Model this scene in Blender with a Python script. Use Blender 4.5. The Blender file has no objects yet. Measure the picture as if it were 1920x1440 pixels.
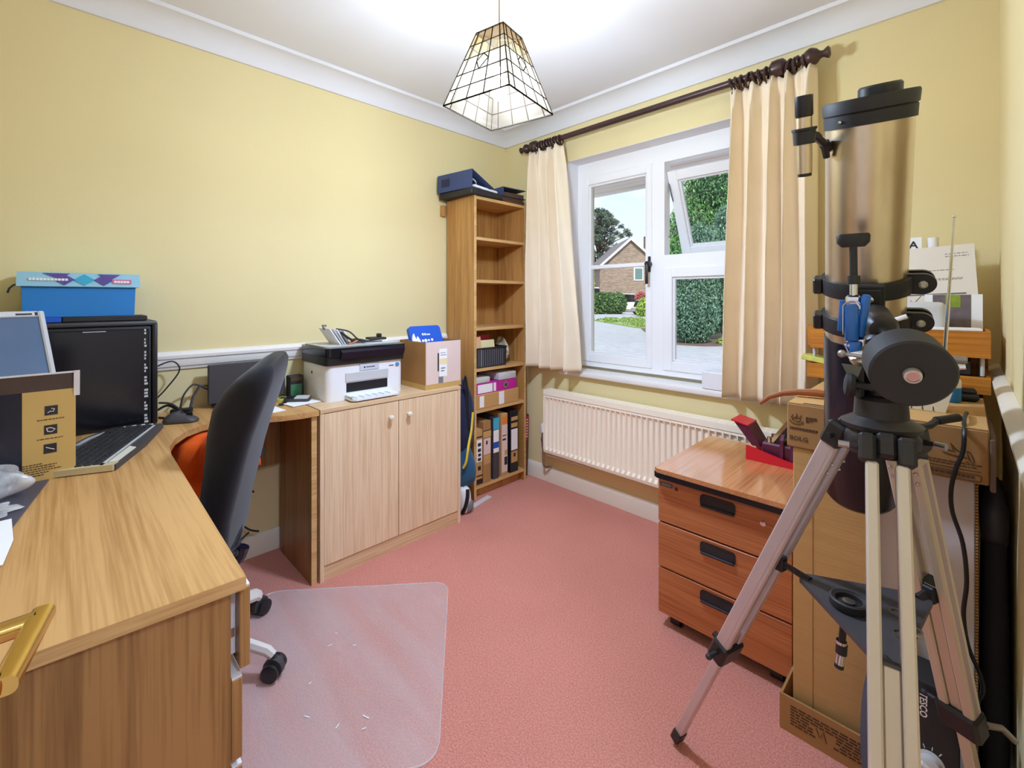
import bpy, bmesh, math, random
from mathutils import Vector, Matrix
random.seed(7)
S = bpy.context.scene
COL = S.collection
R = math.radians
pi = math.pi

# ---------------------------------------------------------------- camera, world, light, exposure
cam_d = bpy.data.cameras.new('camera')
cam = bpy.data.objects.new('camera', cam_d)
COL.objects.link(cam)
cam.location = (0, 0, 1.207)
cam.rotation_euler = (R(90), 0, R(45.15))
cam_d.sensor_width = 36
cam_d.lens = 36 * 848 / 1920
cam_d.shift_y = -160 / 1920
cam_d.clip_start = 0.02
cam_d.clip_end = 500
S.camera = cam
S.view_settings.view_transform = 'Standard'
S.view_settings.look = 'None'
S.view_settings.gamma = 1
S.view_settings.use_curve_mapping = False
S.view_settings.exposure = 0.95
S.cycles.max_bounces = 12
S.cycles.diffuse_bounces = 8
S.cycles.glossy_bounces = 4
S.cycles.transmission_bounces = 6
S.cycles.transparent_max_bounces = 16
S.cycles.sample_clamp_indirect = 4
S.cycles.caustics_reflective = False
S.cycles.caustics_refractive = False

SKY_STRENGTH = 0.70
LAMP_W = 63.0
HALL_FILL_W = 13.0
SUN_W = 2.3

W = bpy.data.worlds.new('world')
S.world = W
W.use_nodes = True
wn, wl = W.node_tree.nodes, W.node_tree.links
wn.clear()
tc = wn.new('ShaderNodeTexCoord')
sep = wn.new('ShaderNodeSeparateXYZ')
wl.new(tc.outputs['Generated'], sep.inputs[0])
gr = wn.new('ShaderNodeValToRGB')
gr.color_ramp.elements[0].position = 0.0
gr.color_ramp.elements[0].color = (0.80, 0.88, 0.97, 1)
gr.color_ramp.elements[1].position = 0.7
gr.color_ramp.elements[1].color = (0.36, 0.55, 0.90, 1)
wl.new(sep.outputs['Z'], gr.inputs[0])
nz = wn.new('ShaderNodeTexNoise')
nz.inputs['Scale'].default_value = 4.0
nz.inputs['Detail'].default_value = 6
mp = wn.new('ShaderNodeMapping')
mp.inputs['Scale'].default_value = (1, 1, 2.6)
wl.new(tc.outputs['Generated'], mp.inputs[0])
wl.new(mp.outputs[0], nz.inputs['Vector'])
cr = wn.new('ShaderNodeValToRGB')
cr.color_ramp.elements[0].position = 0.42
cr.color_ramp.elements[1].position = 0.62
wl.new(nz.outputs[0], cr.inputs[0])
mx = wn.new('ShaderNodeMixRGB')
mx.inputs[2].default_value = (0.93, 0.94, 0.97, 1)
wl.new(cr.outputs[0], mx.inputs[0])
wl.new(gr.outputs[0], mx.inputs[1])
bg = wn.new('ShaderNodeBackground')
bg.inputs[1].default_value = SKY_STRENGTH
wl.new(mx.outputs[0], bg.inputs[0])
wo = wn.new('ShaderNodeOutputWorld')
wl.new(bg.outputs[0], wo.inputs[0])

sun_d = bpy.data.lights.new('sun', 'SUN')
sun_d.energy = SUN_W
sun_d.angle = R(4)
sun_d.color = (1, 0.96, 0.9)
sun = bpy.data.objects.new('sun', sun_d)
COL.objects.link(sun)
sun.rotation_euler = (R(48), 0, R(38))

# ---------------------------------------------------------------- materials
def c(r, g, b):
    def f(v):
        v /= 255
        return v / 12.92 if v <= 0.04045 else ((v + 0.055) / 1.055) ** 2.4
    return (f(r), f(g), f(b), 1)

def base(name):
    m = bpy.data.materials.new(name)
    m.use_nodes = True
    nt = m.node_tree
    return m, nt.nodes, nt.links, nt.nodes['Principled BSDF']

def plain(name, col, rough=0.5, metal=0.0, var=0.06, scale=8, bump=0.0, bscale=120, spec=0.5, stretch=(1, 1, 1)):
    """a surface with slight uneven colour and fine relief"""
    m, n, l, p = base(name)
    p.inputs['Roughness'].default_value = rough
    p.inputs['Metallic'].default_value = metal
    p.inputs['Specular IOR Level'].default_value = spec
    t = n.new('ShaderNodeTexCoord')
    mpn = n.new('ShaderNodeMapping')
    mpn.inputs['Scale'].default_value = stretch
    l.new(t.outputs['Object'], mpn.inputs[0])
    no = n.new('ShaderNodeTexNoise')
    no.inputs['Scale'].default_value = scale
    no.inputs['Detail'].default_value = 5
    l.new(mpn.outputs[0], no.inputs['Vector'])
    mi = n.new('ShaderNodeMixRGB')
    k = 1 - var * 2
    mi.inputs[1].default_value = (col[0] * k, col[1] * k, col[2] * k, 1)
    mi.inputs[2].default_value = (min(1, col[0] * (1 + var * 2)), min(1, col[1] * (1 + var * 2)), min(1, col[2] * (1 + var * 2)), 1)
    l.new(no.outputs[0], mi.inputs[0])
    l.new(mi.outputs[0], p.inputs['Base Color'])
    if bump:
        nb = n.new('ShaderNodeTexNoise')
        nb.inputs['Scale'].default_value = bscale
        nb.inputs['Detail'].default_value = 4
        l.new(mpn.outputs[0], nb.inputs['Vector'])
        b = n.new('ShaderNodeBump')
        b.inputs['Strength'].default_value = bump
        b.inputs['Distance'].default_value = 0.004
        l.new(nb.outputs[0], b.inputs['Height'])
        l.new(b.outputs[0], p.inputs['Normal'])
    return m

def wood(name, c1, c2, axis='z', rough=0.42, scale=1.0, bump=0.05, figure=0.5):
    m, n, l, p = base(name)
    p.inputs['Roughness'].default_value = rough
    t = n.new('ShaderNodeTexCoord')
    a = {'x': (0.9, 14, 14), 'y': (14, 0.9, 14), 'z': (14, 14, 0.9)}[axis]
    b_ = {'x': (4, 160, 160), 'y': (160, 4, 160), 'z': (160, 160, 4)}[axis]
    m1 = n.new('ShaderNodeMapping'); m1.inputs['Scale'].default_value = [v * scale for v in a]
    m2 = n.new('ShaderNodeMapping'); m2.inputs['Scale'].default_value = [v * scale for v in b_]
    l.new(t.outputs['Object'], m1.inputs[0]); l.new(t.outputs['Object'], m2.inputs[0])
    n0 = n.new('ShaderNodeTexNoise'); n0.inputs['Scale'].default_value = 0.55; n0.inputs['Detail'].default_value = 2
    l.new(m1.outputs[0], n0.inputs['Vector'])
    ma = n.new('ShaderNodeMath'); ma.operation = 'MULTIPLY'; ma.inputs[1].default_value = 26
    l.new(n0.outputs[0], ma.inputs[0])
    sn = n.new('ShaderNodeMath'); sn.operation = 'SINE'
    l.new(ma.outputs[0], sn.inputs[0])
    n2 = n.new('ShaderNodeTexNoise'); n2.inputs['Scale'].default_value = 1.0; n2.inputs['Detail'].default_value = 4
    l.new(m2.outputs[0], n2.inputs['Vector'])
    m3 = n.new('ShaderNodeMath'); m3.operation = 'MULTIPLY_ADD'; m3.inputs[1].default_value = 0.22 * figure; m3.inputs[2].default_value = 0.0
    l.new(sn.outputs[0], m3.inputs[0])
    ad = n.new('ShaderNodeMath'); ad.operation = 'ADD'
    l.new(m3.outputs[0], ad.inputs[0]); l.new(n2.outputs[0], ad.inputs[1])
    rp = n.new('ShaderNodeValToRGB')
    rp.color_ramp.elements[0].position = 0.28; rp.color_ramp.elements[0].color = c2
    rp.color_ramp.elements[1].position = 0.62; rp.color_ramp.elements[1].color = c1
    l.new(ad.outputs[0], rp.inputs[0])
    l.new(rp.outputs[0], p.inputs['Base Color'])
    if bump:
        b = n.new('ShaderNodeBump'); b.inputs['Strength'].default_value = bump; b.inputs['Distance'].default_value = 0.002
        l.new(n2.outputs[0], b.inputs['Height']); l.new(b.outputs[0], p.inputs['Normal'])
    return m

def glass(name, tint=(0.97, 0.985, 0.98, 1), gloss=0.05, rough=0.02):
    m, n, l, p = base(name)
    n.remove(p)
    tr = n.new('ShaderNodeBsdfTransparent'); tr.inputs[0].default_value = tint
    gl = n.new('ShaderNodeBsdfGlossy'); gl.inputs['Roughness'].default_value = rough
    fr = n.new('ShaderNodeFresnel'); fr.inputs[0].default_value = 1.35
    ms = n.new('ShaderNodeMixShader')
    mu = n.new('ShaderNodeMath'); mu.operation = 'MULTIPLY'; mu.inputs[1].default_value = gloss * 20
    l.new(fr.outputs[0], mu.inputs[0]); l.new(mu.outputs[0], ms.inputs[0])
    l.new(tr.outputs[0], ms.inputs[1]); l.new(gl.outputs[0], ms.inputs[2])
    l.new(ms.outputs[0], n['Material Output'].inputs[0])
    return m

def film(name, col, milk=0.3, rough=0.25, gloss=0.12, var=0.5, scale=(4, 4, 4)):
    """cloudy clear plastic: part see-through, part milky, with a sheen"""
    m, n, l, p = base(name)
    p.inputs['Base Color'].default_value = col
    p.inputs['Roughness'].default_value = rough
    p.inputs['Specular IOR Level'].default_value = 0.7
    tr = n.new('ShaderNodeBsdfTransparent')
    ms = n.new('ShaderNodeMixShader')
    t = n.new('ShaderNodeTexCoord'); mpn = n.new('ShaderNodeMapping'); mpn.inputs['Scale'].default_value = scale
    l.new(t.outputs['Object'], mpn.inputs[0])
    no = n.new('ShaderNodeTexNoise'); no.inputs['Scale'].default_value = 1.0; no.inputs['Detail'].default_value = 4
    l.new(mpn.outputs[0], no.inputs['Vector'])
    mr = n.new('ShaderNodeMapRange')
    mr.inputs[1].default_value = 0.3; mr.inputs[2].default_value = 0.7
    mr.inputs[3].default_value = milk * (1 - var); mr.inputs[4].default_value = milk * (1 + var)
    l.new(no.outputs[0], mr.inputs[0])
    l.new(mr.outputs[0], ms.inputs[0])
    l.new(tr.outputs[0], ms.inputs[1]); l.new(p.outputs[0], ms.inputs[2])
    l.new(ms.outputs[0], n['Material Output'].inputs[0])
    return m

def cloth(name, col, rough=0.9, trans=0.0, var=0.05, weave=900, bump=0.15):
    m = plain(name, col, rough, 0, var, 6, bump, weave, 0.2)
    m.node_tree.nodes['Principled BSDF'].inputs['Sheen Weight'].default_value = 0.15
    if trans:
        n, l = m.node_tree.nodes, m.node_tree.links
        tl = n.new('ShaderNodeBsdfTranslucent'); tl.inputs[0].default_value = col
        ms = n.new('ShaderNodeMixShader'); ms.inputs[0].default_value = trans
        l.new(n['Principled BSDF'].outputs[0], ms.inputs[1]); l.new(tl.outputs[0], ms.inputs[2])
        l.new(ms.outputs[0], n['Material Output'].inputs[0])
    return m

def leafy(name, dark, mid, light):
    m, n, l, p = base(name)
    p.inputs['Roughness'].default_value = 0.7
    g = n.new('ShaderNodeNewGeometry')
    rp = n.new('ShaderNodeValToRGB')
    rp.color_ramp.elements[0].color = dark
    rp.color_ramp.elements[1].color = light
    e = rp.color_ramp.elements.new(0.5); e.color = mid
    l.new(g.outputs['Random Per Island'], rp.inputs[0])
    l.new(rp.outputs[0], p.inputs['Base Color'])
    return m

def glow(name, col, strength):
    m, n, l, p = base(name)
    p.inputs['Base Color'].default_value = col
    p.inputs['Emission Color'].default_value = col
    p.inputs['Emission Strength'].default_value = strength
    return m

def metal(name, col, rough=0.3, var=0.04, stretch=(1, 1, 1), scale=30):
    return plain(name, col, rough, 1.0, var, scale, 0, 100, 0.5, stretch)

M = {}
M['wall'] = plain('yellow_paint', c(228, 213, 163), 0.75, 0, 0.025, 1.3, 0.08, 260, 0.25)
M['ceiling'] = plain('white_ceiling_paint', c(226, 226, 230), 0.85, 0, 0.01, 2, 0.04, 200, 0.2)
M['trim'] = plain('white_gloss_paint', c(236, 232, 228), 0.35, 0, 0.01, 3)
M['cream'] = plain('cream_gloss_paint', c(236, 228, 210), 0.35, 0, 0.015, 3)
M['upvc'] = plain('white_window_plastic', c(240, 241, 243), 0.28, 0, 0.01, 3)
M['glass'] = glass('window_glass', gloss=0.03)
M['rad'] = plain('radiator_enamel', c(252, 242, 222), 0.35, 0, 0.015, 3)

def carpet_mat():
    m, n, l, p = base('red_carpet')
    p.inputs['Roughness'].default_value = 0.95
    p.inputs['Specular IOR Level'].default_value = 0.1
    p.inputs['Sheen Weight'].default_value = 0.25
    p.inputs['Sheen Tint'].default_value = (1, 0.75, 0.7, 1)
    t = n.new('ShaderNodeTexCoord')
    v = n.new('ShaderNodeTexVoronoi'); v.inputs['Scale'].default_value = 260
    n1 = n.new('ShaderNodeTexNoise'); n1.inputs['Scale'].default_value = 210; n1.inputs['Detail'].default_value = 6
    n2 = n.new('ShaderNodeTexNoise'); n2.inputs['Scale'].default_value = 2.0; n2.inputs['Detail'].default_value = 3
    for q in (v, n1, n2): l.new(t.outputs['Object'], q.inputs['Vector'])
    r1 = n.new('ShaderNodeValToRGB')
    r1.color_ramp.elements[0].position = 0.32; r1.color_ramp.elements[0].color = c(194, 118, 104)
    r1.color_ramp.elements[1].position = 0.68; r1.color_ramp.elements[1].color = c(228, 158, 142)
    l.new(n1.outputs[0], r1.inputs[0])
    mi = n.new('ShaderNodeMixRGB'); mi.blend_type = 'MULTIPLY'; mi.inputs[0].default_value = 0.5
    r2 = n.new('ShaderNodeValToRGB')
    r2.color_ramp.elements[0].position = 0.3; r2.color_ramp.elements[0].color = (0.8, 0.78, 0.76, 1)
    r2.color_ramp.elements[1].position = 0.7; r2.color_ramp.elements[1].color = (1, 1, 1, 1)
    l.new(n2.outputs[0], r2.inputs[0])
    l.new(r1.outputs[0], mi.inputs[1]); l.new(r2.outputs[0], mi.inputs[2])
    l.new(mi.outputs[0], p.inputs['Base Color'])
    ad = n.new('ShaderNodeMath'); ad.operation = 'ADD'
    l.new(v.outputs['Distance'], ad.inputs[0]); l.new(n1.outputs[0], ad.inputs[1])
    b = n.new('ShaderNodeBump'); b.inputs['Strength'].default_value = 0.45; b.inputs['Distance'].default_value = 0.004
    l.new(ad.outputs[0], b.inputs['Height']); l.new(b.outputs[0], p.inputs['Normal'])
    return m
M['carpet'] = carpet_mat()
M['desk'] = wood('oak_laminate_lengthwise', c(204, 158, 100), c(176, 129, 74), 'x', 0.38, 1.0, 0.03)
M['desk_shaded'] = wood('oak_laminate_shaded', c(166, 124, 72), c(130, 92, 48), 'z', 0.42)  # same laminate as the worktop, darkened to carry the shade on the uprights
M['cab_v'] = wood('pale_oak_laminate', c(236, 210, 174), c(216, 184, 146), 'z', 0.42, 1.0, 0.03, 0.25)
M['cab_h'] = wood('pale_oak_laminate_lengthwise', c(222, 192, 152), c(200, 164, 122), 'y', 0.4, 1.0, 0.03, 0.25)
M['shelf_v'] = wood('bookcase_laminate', c(192, 142, 80), c(158, 110, 56), 'z', 0.45, 1.2)
M['shelf_e'] = wood('bookcase_edge', c(214, 174, 116), c(190, 146, 88), 'y', 0.45)
M['cherry'] = wood('cherry_laminate', c(190, 118, 70), c(162, 92, 50), 'x', 0.35, 1.0, 0.02, 0.4)
M['cherry_top'] = wood('cherry_laminate_top', c(206, 142, 92), c(184, 116, 66), 'y', 0.16, 1.0, 0.0, 0.3)
M['cherry_top'].node_tree.nodes['Principled BSDF'].inputs['Coat Weight'].default_value = .7
M['cherry_top'].node_tree.nodes['Principled BSDF'].inputs['Coat IOR'].default_value = 1.9
M['cherry_top'].node_tree.nodes['Principled BSDF'].inputs['Coat Roughness'].default_value = .12
M['walnut'] = wood('dark_turned_wood', c(70, 44, 40), c(44, 26, 24), 'x', 0.35)
M['orangewood'] = wood('orange_stained_wood', c(198, 128, 40), c(168, 100, 28), 'x', 0.4)
M['black'] = plain('black_plastic', c(26, 26, 30), 0.4, 0, 0.1, 20)
M['softblack'] = plain('black_matt_plastic', c(34, 33, 36), 0.6, 0, 0.1, 20)
M['gloss_black'] = plain('black_gloss_plastic', c(20, 20, 26), 0.18, 0, 0.05, 20)
M['dgrey'] = plain('dark_grey_plastic', c(64, 62, 66), 0.5, 0, 0.06, 10)
M['grey'] = plain('grey_plastic', c(120, 122, 126), 0.5, 0, 0.06, 10)
M['lgrey'] = plain('light_grey_plastic', c(196, 196, 196), 0.45, 0, 0.04, 10)
M['white'] = plain('white_plastic', c(232, 232, 234), 0.4, 0, 0.02, 6)
M['paper'] = plain('white_paper', c(240, 240, 242), 0.8, 0, 0.02, 6)
M['creampaper'] = plain('cream_paper', c(238, 222, 170), 0.8, 0, 0.03, 6)
M['ink'] = plain('dark_print', c(40, 36, 40), 0.7, 0, 0.1, 30)
M['brownink'] = plain('brown_print', c(84, 58, 36), 0.8, 0, 0.15, 60)
M['kraft'] = plain('corrugated_kraft_card', c(196, 154, 98), 0.8, 0, 0.05, 14, 0.12, 60, 0.2, (0.2, 0.2, 4))
M['kraft_d'] = plain('brown_kraft_card', c(168, 126, 78), 0.8, 0, 0.06, 10, 0.1, 80, 0.2)
M['pinkcard'] = plain('pale_pinkish_card', c(222, 200, 190), 0.8, 0, 0.04, 6, 0.05, 80, 0.2)
M['whitecard'] = plain('white_card', c(216, 208, 206), 0.8, 0, 0.03, 6, 0.05, 80, 0.2)
M['tape'] = plain('brown_parcel_tape', c(196, 160, 96), 0.35, 0, 0.05, 6)
M['chrome'] = metal('chrome', c(215, 215, 218), 0.12)
M['steel'] = metal('dull_steel', c(170, 168, 166), 0.35)
M['zinc'] = plain('bright_zinc', c(196, 192, 184), 0.3, 0.35, 0.05, 40)
M['alu'] = plain('pinkish_aluminium', c(206, 192, 194), 0.38, 0.45, 0.03, 6)
M['alu_paint'] = plain('cream_anodised_aluminium', c(214, 204, 186), 0.4, 0.3, 0.03, 4)
M['lilac_alu'] = plain('lilac_anodised_aluminium', c(184, 160, 172), 0.4, 0.35, 0.04, 4)
M['champagne'] = metal('champagne_brushed_metal', c(214, 196, 168), 0.32, 0.05, (1, 1, 0.06), 60)
M['brass'] = metal('polished_brass', c(214, 176, 98), 0.2)
M['navy'] = plain('navy_gloss', c(17, 19, 36), 0.25, 0, 0.08, 10)
M['navycloth'] = cloth('navy_fabric', c(40, 44, 72))
M['blue'] = plain('mid_blue_card', c(34, 124, 196), 0.6, 0, 0.04, 5)
M['deepblue'] = plain('deep_blue_plastic', c(22, 84, 190), 0.4, 0, 0.06, 8)
M['binderblue'] = plain('navy_blue_binder', c(52, 68, 112), 0.5, 0, 0.06, 12)
M['lightblue'] = plain('pale_turquoise_card', c(150, 200, 220), 0.6, 0, 0.04, 5)
M['purple'] = plain('purple_print', c(92, 76, 150), 0.6, 0, 0.15, 30)
M['pinkprint'] = plain('pink_print', c(208, 110, 150), 0.6, 0, 0.1, 30)
M['cyan'] = plain('cyan_card', c(60, 170, 205), 0.6, 0, 0.05, 10)
M['orange_card'] = plain('orange_label', c(222, 128, 50), 0.6, 0, 0.05, 10)
M['magenta'] = plain('magenta_plastic', c(190, 20, 150), 0.4, 0, 0.05, 8)
M['red'] = plain('red_plastic', c(200, 24, 44), 0.35, 0, 0.04, 8)
M['maroon'] = plain('dark_maroon_metal', c(84, 24, 54), 0.3, 0, 0.08, 10)
M['redcard'] = plain('red_envelope', c(176, 34, 60), 0.7, 0, 0.08, 10)
M['mount'] = plain('dark_brown_grey_casting', c(46, 42, 42), 0.42, 0.2, 0.06, 14)
M['blackcloth'] = cloth('black_stretch_fabric', c(30, 29, 34), 0.85, 0, 0.08, 700, 0.1)
M['orangecloth'] = cloth('orange_hi_vis_fabric', c(246, 96, 12), 0.7, 0, 0.12, 400, 0.2)
M['curtain'] = cloth('cream_curtain_fabric', c(248, 232, 206), 0.9, 0.10, 0.04, 500, 0.1)
M['leather'] = plain('tan_leather', c(176, 112, 76), 0.55, 0, 0.1, 20)
M['yellowstrap'] = cloth('yellow_strap_webbing', c(236, 206, 60))
M['tealcloth'] = cloth('teal_fabric', c(50, 92, 124))
M['greencircuit'] = plain('green_plastic', c(60, 120, 90), 0.4, 0, 0.2, 80)
M['limecard'] = plain('yellow_green_card', c(196, 196, 90), 0.6, 0, 0.15, 60)
M['clear'] = film('clear_polythene', (0.92, 0.93, 0.95, 1), 0.35, 0.2, 0.2, 0.7, (22, 22, 22))
M['ivory'] = plain('ivory_plastic', c(226, 220, 200), 0.35, 0, 0.02, 6)

# ---------------------------------------------------------------- mesh builder
class MB:
    def __init__(s, m=None):
        s.bm = bmesh.new(); s.M = m or Matrix()
    def _v(s, p): return s.bm.verts.new(s.M @ Vector(p))
    def box(s, x0, x1, y0, y1, z0, z1, bev=0.0, seg=1):
        if x0 > x1: x0, x1 = x1, x0
        if y0 > y1: y0, y1 = y1, y0
        if z0 > z1: z0, z1 = z1, z0
        m = Matrix.Translation(((x0 + x1) / 2, (y0 + y1) / 2, (z0 + z1) / 2)) @ Matrix.Diagonal((x1 - x0, y1 - y0, z1 - z0, 1))
        g = bmesh.ops.create_cube(s.bm, size=1, matrix=m)
        vs = g['verts']
        if bev:
            es = list({e for v in vs for e in v.link_edges})
            r = bmesh.ops.bevel(s.bm, geom=es, offset=min(bev, 0.49 * min(x1 - x0, y1 - y0, z1 - z0)), segments=seg, profile=0.5, affect='EDGES')
            vs = list({v for v in vs if v.is_valid} | {v for v in r['verts'] if v.is_valid})
        for v in vs: v.co = s.M @ v.co
        return s
    def lathe(s, prof, p0=(0, 0, 0), ax=(0, 0, 1), n=24, caps=True):
        """prof: (radius, distance along the axis)"""
        ax = Vector(ax).normalized(); p0 = Vector(p0)
        u = ax.orthogonal().normalized(); w = ax.cross(u)
        rings = []
        for r, t in prof:
            r = max(r, 1e-5)
            rings.append([s._v(p0 + ax * t + (u * math.cos(2 * pi * i / n) + w * math.sin(2 * pi * i / n)) * r) for i in range(n)])
        s._skin(rings, caps, True)
        return s
    def _skin(s, rings, caps=True, loop=True):
        f = s.bm.faces.new
        for a, b in zip(rings, rings[1:]):
            n = len(a)
            for i in range(n if loop else n - 1):
                j = (i + 1) % n
                try: f((a[i], a[j], b[j], b[i]))
                except ValueError: pass
        if caps and loop:
            try: f(list(reversed(rings[0])))
            except ValueError: pass
            try: f(rings[-1])
            except ValueError: pass
    def cyl(s, a, b, r0, r1=None, n=18, bev=0.0):
        a, b = Vector(a), Vector(b); L = (b - a).length; r1 = r0 if r1 is None else r1
        if bev: pr = [(r0 - bev, 0), (r0, bev), (r1, L - bev), (r1 - bev, L)]
        else: pr = [(r0, 0), (r1, L)]
        return s.lathe(pr, a, b - a, n)
    def tube(s, pts, r, n=8, closed=False, flat=1.0):
        pts = [Vector(p) for p in pts]; k = len(pts)
        if k > 3 and not closed and not isinstance(r, (list, tuple)) and n >= 6:
            q = [pts[0]] + pts + [pts[-1]]; pts = []
            for i in range(1, k):
                for j in range(5):
                    t = j / 5; a, b, c_, d = q[i - 1], q[i], q[i + 1], q[i + 2]
                    pts.append(.5 * (2 * b + (c_ - a) * t + (2 * a - 5 * b + 4 * c_ - d) * t * t + (3 * b - a - 3 * c_ + d) * t ** 3))
            pts.append(q[-1]); k = len(pts)
        rr = r if isinstance(r, (list, tuple)) else [r] * k
        rings = []; up = None
        for i, p in enumerate(pts):
            if closed: d = pts[(i + 1) % k] - pts[i - 1]
            else: d = pts[min(i + 1, k - 1)] - pts[max(i - 1, 0)]
            d.normalize()
            if up is None: up = d.orthogonal().normalized()
            up = (up - d * up.dot(d))
            up = up.normalized() if up.length > 1e-6 else d.orthogonal().normalized()
            w = d.cross(up)
            rings.append([s._v(p + (up * math.cos(2 * pi * j / n) * flat + w * math.sin(2 * pi * j / n)) * rr[i]) for j in range(n)])
        if closed: rings.append(rings[0]); s._skin(rings, False, True)
        else: s._skin(rings, True, True)
        return s
    def prism(s, poly, z0, z1):
        lo = [s._v((x, y, z0)) for x, y in poly]; hi = [s._v((x, y, z1)) for x, y in poly]
        s._skin([lo, hi], True, True)
        return s
    def loft(s, rings, caps=True):
        s._skin([[s._v(p) for p in r] for r in rings], caps, True)
        return s
    def ball(s, ctr, r, sc=(1, 1, 1), n=16):
        m = Matrix.Translation(ctr) @ Matrix.Diagonal((r * sc[0], r * sc[1], r * sc[2], 1))
        g = bmesh.ops.create_uvsphere(s.bm, u_segments=n, v_segments=max(6, n // 2), radius=1, matrix=s.M @ m)
        return s
    def grid(s, fn, nu, nv):
        rows = [[s._v(fn(i / nu, j / nv)) for i in range(nu + 1)] for j in range(nv + 1)]
        s._skin(rows, False, False)
        return s
    def quad(s, *p):
        s.bm.faces.new([s._v(q) for q in p]); return s
    def text(s, txt, size, m, depth=0.0008, align='CENTER', sx=1.0):
        """flat printed lettering standing on matrix m (x right, y up, z out)"""
        cu = bpy.data.curves.new('t', 'FONT'); cu.body = txt; cu.size = size; cu.align_x = align; cu.align_y = 'CENTER'
        cu.resolution_u = 2; cu.offset = size * .022
        o = bpy.data.objects.new('t', cu); COL.objects.link(o)
        me = bpy.data.meshes.new_from_object(o)
        me.transform(s.M @ m @ Matrix.Diagonal((sx, 1, 1, 1)) @ Matrix.Translation((0, 0, depth)))
        s.bm.from_mesh(me)
        bpy.data.objects.remove(o); bpy.data.curves.remove(cu); bpy.data.meshes.remove(me)
        return s

WM = {}
def T(x, y, z): return Matrix.Translation((x, y, z))
def RZ(a): return Matrix.Rotation(R(a), 4, 'Z')
def RX(a): return Matrix.Rotation(R(a), 4, 'X')
def RY(a): return Matrix.Rotation(R(a), 4, 'Y')
def frame(o, x, y, z):
    m = Matrix((x, y, z)).transposed().to_4x4(); m.translation = Vector(o); return m

def tag(o, label=None, cat=None, group=None, kind=None):
    if label: o['label'] = label
    if cat: o['category'] = cat
    if group: o['group'] = group
    if kind: o['kind'] = kind
    return o

def thing(name, label, cat, loc=(0, 0, 0), rotz=0, group=None, kind=None):
    o = bpy.data.objects.new(name, None); COL.objects.link(o)
    o.empty_display_size = 0.05
    o.location = loc; o.rotation_euler = (0, 0, R(rotz))
    WM[o.name] = T(*loc) @ RZ(rotz)
    return tag(o, label, cat, group, kind)

def part(name, mb, mat, parent=None, label=None, kind=None, angle=35, solid=0.0, local=False):
    """ONE mesh object; mb holds world coordinates unless local"""
    bm = mb.bm
    if angle == 180: bmesh.ops.remove_doubles(bm, verts=bm.verts, dist=2e-5)
    bmesh.ops.recalc_face_normals(bm, faces=bm.faces)
    m = WM[parent.name] if parent else None
    if m is None:
        xs = [v.co for v in bm.verts]
        m = T((min(v.x for v in xs) + max(v.x for v in xs)) / 2, (min(v.y for v in xs) + max(v.y for v in xs)) / 2, min(v.z for v in xs))
    if not local: bmesh.ops.transform(bm, matrix=m.inverted(), verts=bm.verts)
    me = bpy.data.meshes.new(name)
    bm.to_mesh(me); bm.free()
    me.polygons.foreach_set('use_smooth', [True] * len(me.polygons))
    me.set_sharp_from_angle(angle=R(angle))
    for q in (mat if isinstance(mat, (list, tuple)) else [mat]): me.materials.append(q)
    o = bpy.data.objects.new(name, me); COL.objects.link(o)
    if parent: o.parent = parent
    else: o.matrix_world = m
    WM[o.name] = m
    if solid:
        md = o.modifiers.new('thickness', 'SOLIDIFY'); md.thickness = solid; md.offset = 0
    if label: o['label'] = label
    if kind: o['kind'] = kind
    return o

def single(name, label, cat, mb, mat, group=None, kind=None, **k):
    return tag(part(name, mb, mat, None, None, None, **k), label, cat, group, kind)

def struct(name, mb, mat, parent=None, **k):
    o = part(name, mb, mat, parent, **k)
    if not parent: o['kind'] = 'structure'
    return o

def rrect(w, h, r, n=4):
    pts = []
    for cx, cy, a0 in ((w / 2 - r, h / 2 - r, 0), (-w / 2 + r, h / 2 - r, 90), (-w / 2 + r, -h / 2 + r, 180), (w / 2 - r, -h / 2 + r, 270)):
        for i in range(n + 1):
            a = R(a0 + 90 * i / n); pts.append((cx + r * math.cos(a), cy + r * math.sin(a)))
    return pts
# ---------------------------------------------------------------- room shell
XL, YW, XR, YN, ZC = -2.366, 2.287, 0.0795, -0.5, 2.39
WX0, WX1, WZ0, WZ1 = -1.80, -0.66, 0.757, 2.08          # window opening in the far wall
struct('floor', MB().box(XL - .12, 1.4, YN - .12, YW + .3, -.1, 0), M['carpet'])
struct('ceiling', MB().box(XL - .12, 1.4, YN - .12, YW + .3, ZC, ZC + .1), M['ceiling'])
struct('wall_left', MB().box(XL - .12, XL, YN - .12, YW + .3, 0, ZC), M['wall'])
b = MB()
b.box(XL, WX0, YW, YW + .3, 0, ZC); b.box(WX1, XR, YW, YW + .3, 0, ZC)
b.box(WX0, WX1, YW, YW + .3, 0, WZ0 - .03); b.box(WX0, WX1, YW, YW + .3, WZ1, ZC)
struct('wall_window', b, M['wall'])
struct('wall_near', MB().box(XL, 1.4, YN - .12, YN, 0, ZC), M['wall'])
DY0, DY1, DZ = -.06, .70, 1.98                            # doorway beside the camera
b = MB()
b.box(XR, XR + .1, YN, DY0, 0, ZC); b.box(XR, XR + .1, DY1, YW + .3, 0, ZC); b.box(XR, XR + .1, DY0, DY1, DZ, ZC)
struct('wall_right', b, M['wall'])
b = MB()
b.box(1.3, 1.4, YN, YW + .3, 0, ZC); b.box(XR + .1, 1.3, YW + .2, YW + .3, 0, ZC)
struct('wall_hall', b, M['ceiling'])
b = MB()
for y0, y1 in ((DY0 - .06, DY0 + .004), (DY1 - .004, DY1 + .06)):
    b.box(XR + .1, XR + .118, y0, y1, 0, DZ + .06)
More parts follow.
